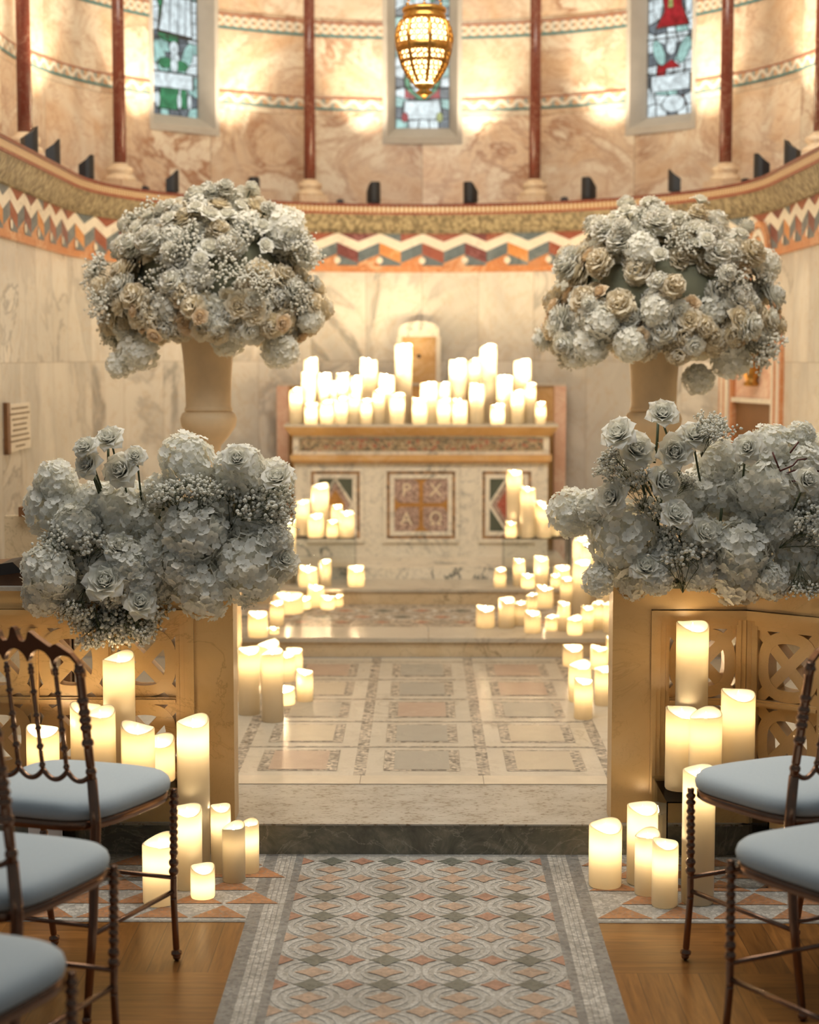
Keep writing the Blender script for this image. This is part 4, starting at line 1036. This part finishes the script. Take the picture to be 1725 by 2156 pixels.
def carn_mesh(seed, mat):
    rn = random.Random(seed); mb = MB(); N = 44
    for k in range(N):
        f = k / (N - 1); ph = k * 2.39996 + rn.uniform(-.3, .3); t = 0.1 + 1.75 * f ** 0.8; L = rn.uniform(0.86, 1.06)
        prof = [(math.sin(t) * L * v * (0.7 + 0.3 * v), math.cos(t) * L * v - 0.1) for v in (0.15, 0.45, 0.72, 0.9, 1.0)]
        petal(mb, ph, prof, 0.42, 0.15, 9.0, 0.11, 0, 6, rp=rn.uniform(0, 6))
    return mb.mesh('carnation', [mat])
def hyd_mesh(seed, mat, N=185):
    rn = random.Random(seed); mb = MB()
    for k in range(N):
        zc = 1 - 1.62 * (k + 0.5) / N; rr_ = math.sqrt(max(0, 1 - zc * zc)); ph = k * 2.39996
        d = Vector((rr_ * math.cos(ph), rr_ * math.sin(ph), zc)) + Vector((rn.uniform(-.06, .06), rn.uniform(-.06, .06), rn.uniform(-.06, .06)))
        d.normalize(); R = rn.uniform(0.82, 1.05)
        ax = (d + Vector((rn.uniform(-.55, .55), rn.uniform(-.55, .55), rn.uniform(-.55, .55)))).normalized()
        q = ax.to_track_quat('Z', 'Y').to_matrix() @ Matrix.Rotation(rn.uniform(0, 2), 3, 'Z'); c = d * R; S = rn.uniform(0.15, 0.215)
        for p in range(4):
            a = p * PI / 2; er = Vector((math.cos(a), math.sin(a), 0)); et = Vector((-math.sin(a), math.cos(a), 0))
            lift = rn.uniform(-0.1, 0.35); vs = []
            for j, (rad, wd, zz) in enumerate(((0.08, 0.10, -0.03), (0.55, 0.52, 0.04), (1.0, 0.40, 0.04 + lift * 0.5))):
                for u in (-1, 0, 1):
                    vs.append(c + q @ ((er * rad * (1.0 if u == 0 else 0.93) + et * wd * u + Vector((0, 0, zz + lift * rad * 0.3 + (0.10 if u else 0.0) * rad))) * S))
            mb.add(vs, [(0, 1, 4, 3), (1, 2, 5, 4), (3, 4, 7, 6), (4, 5, 8, 7)], 0, True)
    mb.ball((0, 0, -0.1), 0.72, 0, 12, 8)
    return mb.mesh('hydrangea', [mat])
def gyp_mesh(seed, N=190, spread=1.15):
    # a branching spray of tiny white flowers; origin at the foot, growing along +Z for about one unit
    rn = random.Random(seed); mb = MB()
    for b in range(9):
        a = rn.uniform(0, 2 * PI); lean = rn.uniform(0.05, 0.55) * spread; p1 = Vector((math.cos(a) * lean * 0.5, math.sin(a) * lean * 0.5, rn.uniform(0.35, 0.55)))
        mb.tube([Vector((0, 0, 0)), p1 * 0.5 + Vector((0, 0, 0.03)), p1], 0.006, 4, 1)
        for s in range(4):
            p2 = p1 + Vector((rn.uniform(-.3, .3) * spread, rn.uniform(-.3, .3) * spread, rn.uniform(0.12, 0.38))); mb.tube([p1, (p1 + p2) / 2 + Vector((0, 0, .02)), p2], 0.0045, 4, 1)
            for k in range(N // 36):
                p3 = p2 + Vector((rn.uniform(-.15, .15), rn.uniform(-.15, .15), rn.uniform(-0.05, .15)))
                mb.tube([p2, p3], 0.004, 3, 1); s_ = rn.uniform(0.026, 0.042); mb.ball(p3, s_, 0, 6, 4)
    return mb.mesh('gypsophila_spray', [M['petal'], M['stem']])
ROSE = [rose_mesh(i, M['petal'], o) for i, o in ((1, 1.0), (2, 0.8), (3, 1.1))]
ROSEC = [rose_mesh(i, M[m], 0.85) for i, m in ((4, 'cream'), (5, 'peach'), (6, 'cream'))]
CARN = [carn_mesh(i, M['petal']) for i in (1, 2)] + [carn_mesh(3, M['cream'])]
HYD = [hyd_mesh(i, M['petal']) for i in (1, 2, 3)]
GYP = [gyp_mesh(i) for i in (1, 2, 3)]
def put(name, me, root, p, size, axis, rn):
    o = obj(name, me, root); q = Vector(axis).normalized().to_track_quat('Z', 'Y').to_matrix() @ Matrix.Rotation(rn.uniform(0, 6.28), 3, 'Z')
    o.location = Vector(p) - Vector(root.location); o.rotation_euler = q.to_euler(); o.scale = (size * rn.uniform(.93, 1.07), size * rn.uniform(.93, 1.07), size); return o

# ---- tall urn bouquets
def urn_set(side, cpx, bx, by, ax, az, rn, lopen):
    UY = 7.0; c = atY(cpx, 750, UY); pz = 1.00
    nm = 'left' if side < 0 else 'right'
    pl = thing('plinth', 'slim cream plinth hidden behind the %s screen carrying the tall urn' % nm, 'plinth', (c.x, UY, ZS))
    B = MB(); B.box(-0.115, 0.115, -0.115, 0.115, 0.03, pz - ZS - 0.02); B.build('shaft', [M['urn']], pl)
    B = MB(); B.box(-0.13, 0.13, -0.13, 0.13, 0, 0.03); B.box(-0.13, 0.13, -0.13, 0.13, pz - ZS - 0.02, pz - ZS); B.build('moulding', [M['urn']], pl)
    u = thing('flower_urn', 'tall cream urn on its plinth holding the %s white bouquet' % nm, 'urn', (c.x, UY, pz))
    prof = [(0.095, 0.0), (0.095, 0.02), (0.07, 0.035), (0.045, 0.06), (0.043, 0.10), (0.05, 0.135), (0.085, 0.175), (0.112, 0.215), (0.116, 0.245), (0.108, 0.265), (0.094, 0.275)]
    B = MB(); B.lathe(prof, 36); B.build('bowl', [M['urn']], u)
    B = MB(); B.lathe([(0.094, 0.275), (0.099, 0.282), (0.095, 0.29), (0.092, 0.30), (0.095, 0.40), (0.102, 0.50), (0.112, 0.58), (0.118, 0.595), (0.11, 0.60), (0.09, 0.55), (0.0, 0.54)], 36); B.build('neck', [M['urn']], u)
    bc = atY(bx, by, UY)
    root = thing('flower_arrangement', 'domed bouquet of white and cream roses overflowing the tall %s urn' % nm, 'flower arrangement', (c.x, UY, pz + 0.58))
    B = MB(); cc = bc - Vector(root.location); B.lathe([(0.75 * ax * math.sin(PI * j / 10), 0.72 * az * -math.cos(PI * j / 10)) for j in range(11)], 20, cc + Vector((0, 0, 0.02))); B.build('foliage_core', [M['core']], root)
    pts = []; fill = []
    N = 340
    for k in range(N):
        zc = 1 - 2 * (k + 0.5) / N; r_ = math.sqrt(1 - zc * zc); ph = k * 2.39996 + rn.uniform(-.12, .12)
        d = Vector((r_ * math.cos(ph), r_ * math.sin(ph), zc))
        if d.z < -0.72: continue
        lump = 0.93 + 0.11 * math.sin(3.1 * ph + side) * r_ + rn.uniform(-0.10, 0.10)
        hr_ = min(1.0, r_ ** (0.5 if d.z < 0 else 0.9)) * (1.06 if d.z < 0 else 1.06 - 0.16 * d.z)
        drop = -0.17 * max(0, hr_ - 0.55) if d.z < 0.3 else 0
        fx, fy, fz = math.cos(ph) * hr_ * ax, math.sin(ph) * hr_ * ax * 0.85, d.z * az * (0.66 if d.z < 0 else 0.99)
        p = bc + Vector((fx * lump, fy * lump, fz * lump + drop))
        if (p.z < pz + 0.50) and (Vector((p.x - c.x, p.y - UY, 0)).length < 0.19): continue
        pts.append((p, d))
        if k % 3 == 0: fill.append((bc + Vector((fx, fy, fz)) * 0.84 + Vector((0, 0, drop)), d))
    for i, (p, d) in enumerate(pts):
        q = rn.random(); warm = (d.z < 0.3)  # lower blooms lean to cream and peach, candle warmth put into petal colour
        axis = d + Vector((rn.uniform(-.3, .3), rn.uniform(-.3, .3), 0.25))
        if q < 0.36: put('carnation', CARN[rn.choice((0, 2, 2))] if warm else CARN[rn.choice((0, 1, 2))], root, p, rn.uniform(0.052, 0.068), axis, rn)
        elif q < 0.66: put('rose', (ROSEC if rn.random() < (0.7 if warm else 0.3) else ROSE)[rn.randrange(3)], root, p, rn.uniform(0.050, 0.066), axis, rn)
        elif q < 0.82: put('spray_rose', (ROSEC if warm else ROSE)[1], root, p + d * 0.015, rn.uniform(0.034, 0.044), axis, rn)
        elif q < 0.94: put('hydrangea', HYD[rn.randrange(3)], root, p - d * 0.02, rn.uniform(0.055, 0.075), axis, rn)
        else: put('gypsophila_spray', GYP[rn.randrange(3)], root, p - d * 0.07, rn.uniform(0.13, 0.17), axis, rn)
    for p, d in fill: put('carnation', CARN[rn.choice((1, 2, 2))], root, p, rn.uniform(0.06, 0.075), d, rn)
    for k in range(26):   # loose stems that reach past the dome
        a = rn.uniform(0, 2 * PI); e = rn.uniform(-0.25, 1.3)
        d = Vector((math.cos(a) * math.cos(e), math.sin(a) * math.cos(e), math.sin(e)))
        p = bc + Vector((d.x * ax, d.y * ax * .85, d.z * az)) * rn.uniform(1.06, 1.18)
        put('rose' if k % 2 else 'carnation', (ROSE if k % 2 else CARN)[rn.randrange(2)], root, p, rn.uniform(0.034, 0.046), d, rn)
        B = MB(); o0 = Vector(root.location); B.tube([bc + (p - bc) * 0.6 - o0, p - o0 - d * 0.01], 0.003, 5); B.build('flower_stem', [M['stem']], root)
    for px, py, sz in lopen:
        p = atY(px, py, UY - 0.16); put('hydrangea', HYD[rn.randrange(3)], root, p, sz, (0, -0.7, 0.6), rn)
urn_set(-1, 438, 447, 592, 0.40, 0.345, random.Random(21), [(290, 745, .075), (590, 740, .07), (250, 770, .05), (480, 720, .06), (600, 480, .08), (420, 440, .06)])
urn_set(1, 1378, 1392, 625, 0.42, 0.35, random.Random(22), [(1215, 745, .06), (1540, 760, .075), (1470, 800, .06), (1600, 700, .05), (1380, 470, .06)])

# ---- low arrangements on the screens
def low_set(label, hyd, ros, gyp, stems, seed, loc, twigs=()):
    rn = random.Random(seed); root = thing('flower_arrangement', label, 'flower arrangement', loc)
    o0 = Vector(loc)
    for px, py, rp in hyd:
        Y = 5.10 + rn.uniform(-0.07, 0.05) - (0.06 if py > 1100 else 0); p = atY(px, py, Y)
        put('hydrangea', HYD[rn.randrange(3)], root, p, rp * Y / FPX * 1.08, (rn.uniform(-.35, .35), -0.8, 0.55 + rn.uniform(-.3, .2)), rn)
    for px, py, rp in ros:
        Y = 4.955 + rn.uniform(-0.03, 0.03); p = atY(px, py, Y)
        put('rose', ROSE[rn.randrange(3)], root, p, rp * Y / FPX * 1.12, (rn.uniform(-.5, .5), -0.75, 0.5 + rn.uniform(-.3, .3)), rn)
        q = atY(px * 0.6 + sum(h[0] for h in hyd) / len(hyd) * 0.4, min(py + 170, 1235), 5.11)
        B = MB(); a = p - o0 + Vector((0, 0.03, -0.01)); b = q - o0; B.tube([a, a.lerp(b, 0.5) + Vector((0, 0.01, 0)), b], 0.0032, 6); B.build('flower_stem', [M['stem']], root)
    for px, py, rp, dx, dz in gyp:
        Y = 5.0 + rn.uniform(-0.05, 0.06); L = rp * 2.0 * Y / FPX; ax = Vector((dx, rn.uniform(-.5, .1), dz)).normalized()
        p = atY(px, py, Y) - ax * L * 0.72
        put('gypsophila_spray', GYP[rn.randrange(3)], root, p, L, ax, rn)
    for pts in twigs:
        B = MB(); P = [atY(a, b, 5.0) - o0 for a, b in pts]; B.tube(P, 0.0028, 5); B.build('twig', [M['twig']], root)
    for pts in stems:
        B = MB(); P = [atY(a, b, 5.03) - o0 for a, b in pts]; B.tube(P, 0.0042, 6); B.build('flower_stem', [M['stem']], root)
    return root
low_set('low spread of white hydrangeas and roses on the left marble screen',
  [(119, 1016, 42), (121, 1073, 62), (250, 1077, 63), (399, 973, 56), (505, 992, 52), (570, 1016, 44), (409, 1119, 64), (330, 1169, 48), (526, 1190, 66), (430, 1236, 62), (104, 1206, 52), (96, 1252, 44), (342, 1231, 40), (309, 1106, 38),
   (538, 1110, 54), (180, 1170, 50), (470, 1050, 55), (580, 1140, 36), (200, 1060, 40), (150, 1250, 46), (460, 1150, 50), (595, 1195, 28), (215, 1205, 46), (270, 1190, 46), (380, 1190, 46), (165, 1110, 46), (300, 1225, 44), (340, 1040, 40), (245, 1225, 54)],
  [(230, 922, 34), (180, 940, 28), (255, 990, 42), (184, 976, 34), (250, 1152, 36), (221, 1223, 44), (296, 1269, 38), (285, 960, 26), (500, 965, 34), (585, 1005, 34), (600, 1180, 30)],
  [(376, 1035, 55, -.3, 1), (522, 1056, 60, .5, .8), (575, 1075, 50, 1, .3), (560, 1040, 45, .8, .6), (167, 1145, 60, -.2, .8), (190, 1130, 55, .2, 1), (250, 1300, 60, -.3, -1), (220, 1310, 60, -.6, -.8), (313, 1312, 50, .6, -.6), (200, 1345, 46, 0, -1), (150, 1290, 46, -.4, -.8), (530, 1262, 24, .4, -1),
   (430, 1030, 45, .2, 1), (590, 1095, 36, 1, -.3), (340, 1050, 40, -.5, .7), (600, 1060, 44, .9, .4), (120, 1140, 48, -.4, .7), (270, 1320, 60, 0, -1), (170, 1310, 50, -.5, -.9), (420, 1070, 44, -.2, .8), (270, 1260, 50, .2, -.9), (300, 1330, 46, .4, -.9)],
  [[(228, 945), (228, 975)], [(198, 1000), (212, 1035)], [(475, 1025), (463, 1060)], [(345, 1070), (335, 1092)]], 5, (-0.88, 5.12, SH + 0.012))
low_set('low spread of white hydrangeas and roses on the right marble screen',
  [(1205, 1081, 46), (1314, 1135, 70), (1502, 1037, 62), (1517, 978, 50), (1607, 1030, 62), (1622, 945, 48), (1687, 918, 28), (1560, 1160, 62), (1553, 1205, 60), (1680, 1179, 60), (1582, 1088, 50), (1698, 983, 42), (1332, 1222, 38), (1262, 1222, 32),
   (1712, 1050, 46), (1440, 1050, 46), (1250, 1070, 36), (1400, 1180, 44), (1470, 1200, 40), (1740, 1120, 50), (1760, 960, 50), (1760, 1200, 50), (1640, 1110, 46), (1480, 1130, 42), (1625, 1225, 34), (1385, 1222, 30)],
  [(1395, 871, 36), (1303, 912, 40), (1339, 945, 44), (1422, 952, 40), (1397, 1014, 42), (1288, 1047, 42), (1422, 1083, 36), (1484, 1122, 36), (1361, 1195, 38), (1462, 916, 34), (1575, 942, 36), (1700, 1010, 34)],
  [(1491, 905, 42, .2, 1), (1300, 980, 44, -.6, .8), (1343, 1012, 44, -.2, 1), (1426, 1157, 55, .1, .6), (1698, 1110, 50, .5, .4), (1460, 1185, 44, .2, -.3), (1700, 1262, 40, .3, -1), (1375, 1066, 44, 0, 1), (1440, 1010, 34, .5, .8), (1280, 965, 34, -.8, .5), (1690, 1240, 40, .1, -1), (1410, 1120, 44, -.2, .8), (1440, 1170, 56, 0, .7), (1720, 1090, 56, .4, .6), (1500, 890, 40, .4, 1), (1330, 990, 50, -.5, .8)],
  [[(1386, 888), (1384, 930), (1378, 975)], [(1345, 985), (1358, 1040), (1365, 1080)], [(1395, 1040), (1385, 1090), (1388, 1130)], [(1520, 1070), (1516, 1110)]], 6, (1.0, 5.12, SH + 0.012),
  [[(1627, 952), (1642, 990)], [(1682, 930), (1664, 954)], [(1642, 992), (1670, 980), (1680, 968), (1700, 966)], [(1646, 1002), (1672, 990), (1725, 992)], [(1665, 1014), (1697, 1009)]])
B = MB(); B.box(0.66, 0.97, SY - 0.03, SY + 0.11, 0, 0.016); B.box(0.67, 0.96, SY - 0.01, SY + 0.10, 0.016, 0.05)
tag(B.build('flower_tray', [M['core']], None, (0, 0, SH + 0.0125)), 'dark green floral tray under the right low flowers', 'tray')

# ------------------------------------------------------------------ chairs
def beads(n, f): return [0.0085 + 0.0045 * max(0.0, math.sin(k * 1.0)) for k in range(n)]
def leg_tube(mb, p0, p1, r0, bead_ranges, n=70, seg=10):
    P = []; R = []
    p0, p1 = Vector(p0), Vector(p1)
    for i in range(n + 1):
        f = i / n; P.append(p0.lerp(p1, f)); r = r0
        for a, b, cnt, amp in bead_ranges:
            if a <= f <= b: r = r0 * 0.8 + amp * abs(math.sin(PI * cnt * (f - a) / (b - a)))
        R.append(r)
    mb.tube(P, R, seg)
def make_chair(label):
    t = thing('ballroom_chair', label, 'chair', (0, 0, 0), 0, 'ballroom chairs along the aisle')
    # seat outline, front is +Y
    def outline(s, n=48):
        P = []
        for k in range(n):
            q = 2 * PI * k / n; c_, s_ = math.cos(q), math.sin(q); e = 0.52
            x = math.copysign(abs(c_) ** e, c_); y = math.copysign(abs(s_) ** e, s_)
            w = 0.185 + 0.025 * y; P.append((x * w * s, y * 0.195 * s))
        return P
    def loft(mb, lv):
        n = 48; vs = []; fs = []
        for s, z in lv: vs += [(x, y, z) for x, y in outline(s, n)]
        for j in range(len(lv) - 1):
            for k in range(n): k2 = (k + 1) % n; fs.append((j * n + k, j * n + k2, (j + 1) * n + k2, (j + 1) * n + k))
        fs.append(tuple(reversed(range(n)))); fs.append(tuple((len(lv) - 1) * n + k for k in range(n))); mb.add(vs, fs, 0, True)
    B = MB(); loft(B, [(0.96, 0.446), (1.0, 0.452), (1.01, 0.466), (0.99, 0.480), (0.94, 0.490), (0.82, 0.498), (0.6, 0.503), (0.25, 0.505)]); B.build('seat_cushion', [M['cushion']], t)
    B = MB(); loft(B, [(0.97, 0.424), (0.99, 0.428), (0.99, 0.442), (0.97, 0.446)]); B.build('seat_frame', [M['bronze']], t)
    for s in (-1, 1):
        B = MB(); leg_tube(B, (s * 0.185, 0.165, 0.445), (s * 0.178, 0.170, 0.17), 0.0085, [(0.04, 0.16, 2, 0.006), (0.18, 0.62, 7, 0.0045), (0.64, 0.8, 2, 0.006)])
        leg_tube(B, (s * 0.178, 0.170, 0.17), (s * 0.172, 0.195, 0.012), 0.0085, [(0.9, 1.0, 1, 0.008)], 30); B.ball((s * 0.172, 0.196, 0.010), 0.0105, 0, 10, 6)
        B.build('leg', [M['bronze']], t)
        B = MB(); P = [(s * 0.165, -0.245, 0.010), (s * 0.160, -0.20, 0.22), (s * 0.157, -0.175, 0.44), (s * 0.155, -0.185, 0.55)]
        B.tube(P, [0.009, 0.011, 0.013, 0.012], 10); leg_tube(B, (s * 0.155, -0.185, 0.55), (s * 0.155, -0.235, 0.82), 0.0105, [(0.03, 0.10, 1, 0.005), (0.28, 0.36, 1, 0.006), (0.42, 0.62, 3, 0.006), (0.66, 0.72, 1, 0.006), (0.92, 0.97, 1, 0.006)])
        B.ball((s * 0.165, -0.245, 0.011), 0.0115, 0, 10, 6); B.build('back_post', [M['bronze']], t)
    for k in range(4):
        x = -0.093 + 0.062 * k; B = MB(); leg_tube(B, (x, -0.187, 0.56), (x, -0.232, 0.815), 0.0052, [(0.03, 0.08, 1, 0.004), (0.2, 0.26, 1, 0.005), (0.38, 0.42, 1, 0.005), (0.5, 0.54, 1, 0.005), (0.72, 0.76, 1, 0.005), (0.9, 0.97, 2, 0.004)], 70, 8)
        B.build('spindle', [M['bronze']], t)
    # carved crest: arches below, stepped scallops and points above
    B = MB(); N = 100; top = []; bot = []
    for i in range(N + 1):
        x = -0.166 + 0.332 * i / N; u = (x + 0.155) / 0.062; fr = u - math.floor(u)
        zb = 0.808 + 0.030 * math.sin(PI * min(max(fr, 0), 1)) ** 0.6 if 0 < u < 5 else 0.80
        T = ((0, .900), (.005, .899), (.010, .880), (.016, .868), (.028, .867), (.034, .876), (.038, .892), (.046, .889), (.060, .878), (.080, .865), (.092, .858), (.099, .864), (.106, .866), (.120, .858), (.140, .846), (.155, .828), (.167, .80))
        ax_ = abs(x)
        for (a_, za_), (b_, zb_) in zip(T, T[1:]):
            if a_ <= ax_ <= b_: zt = za_ + (zb_ - za_) * (ax_ - a_) / (b_ - a_)
        if 0 < u < 5: zb = 0.812 + (0.038 if 1 < u < 4 else 0.028) * math.sin(PI * fr) ** 0.5
        top.append((x, zt)); bot.append((x, min(zb, zt - 0.011)))
    fnc = lambda a, b, d: Vector((a, -0.235 - (b - 0.82) * 0.15 + d, b))
    for i in range(N): B.prism([bot[i], bot[i + 1], top[i + 1], top[i]], fnc, -0.009, 0.009, 0)
    B.build('crest_rail', [M['bronze']], t)
    B = MB(); P = []
    for i in range(61):
        x = -0.155 + 0.31 * i / 60; u = (x + 0.155) / 0.062; fr = u - math.floor(u); P.append((x, -0.186, 0.566 - 0.024 * math.sin(PI * fr) ** 0.7))
    B.tube(P, 0.0062, 8); B.build('lower_back_rail', [M['bronze']], t)
    zr = 0.185
    for s in (-1, 1): B = MB(); B.tube([(s * 0.178, 0.170, zr), (s * 0.160, -0.205, zr + 0.01)], 0.0062, 8); B.build('side_stretcher', [M['bronze']], t)
    B = MB(); B.tube([(-0.178, 0.168, zr + 0.035), (0.178, 0.168, zr + 0.035)], 0.0058, 8); B.build('front_stretcher', [M['bronze']], t)
    B = MB(); B.tube([(-0.160, -0.203, zr + 0.03), (0.160, -0.203, zr + 0.03)], 0.0058, 8); B.build('back_stretcher', [M['bronze']], t)
    return t
ch = make_chair('bronze chair with pale cushion and spindle back nearest the left candles')
ch.location = (-0.835, 4.0, 0); ch.rotation_euler = (0, 0, math.radians(-18))
for x, y, a, lb in ((-0.866, 3.36, -17, 'bronze chair, middle of the three chairs left of the aisle'), (-0.83, 2.75, -18, 'bronze chair nearest the camera in the bottom left corner'),
                    (0.90, 4.05, 27, 'bronze chair nearest the candles right of the aisle'), (0.89, 3.45, 27, 'bronze chair nearest the camera right of the aisle')):
    c_ = copy_tree(ch); c_.location = (x, y, 0); c_.rotation_euler = (0, 0, math.radians(a)); c_['label'] = lb
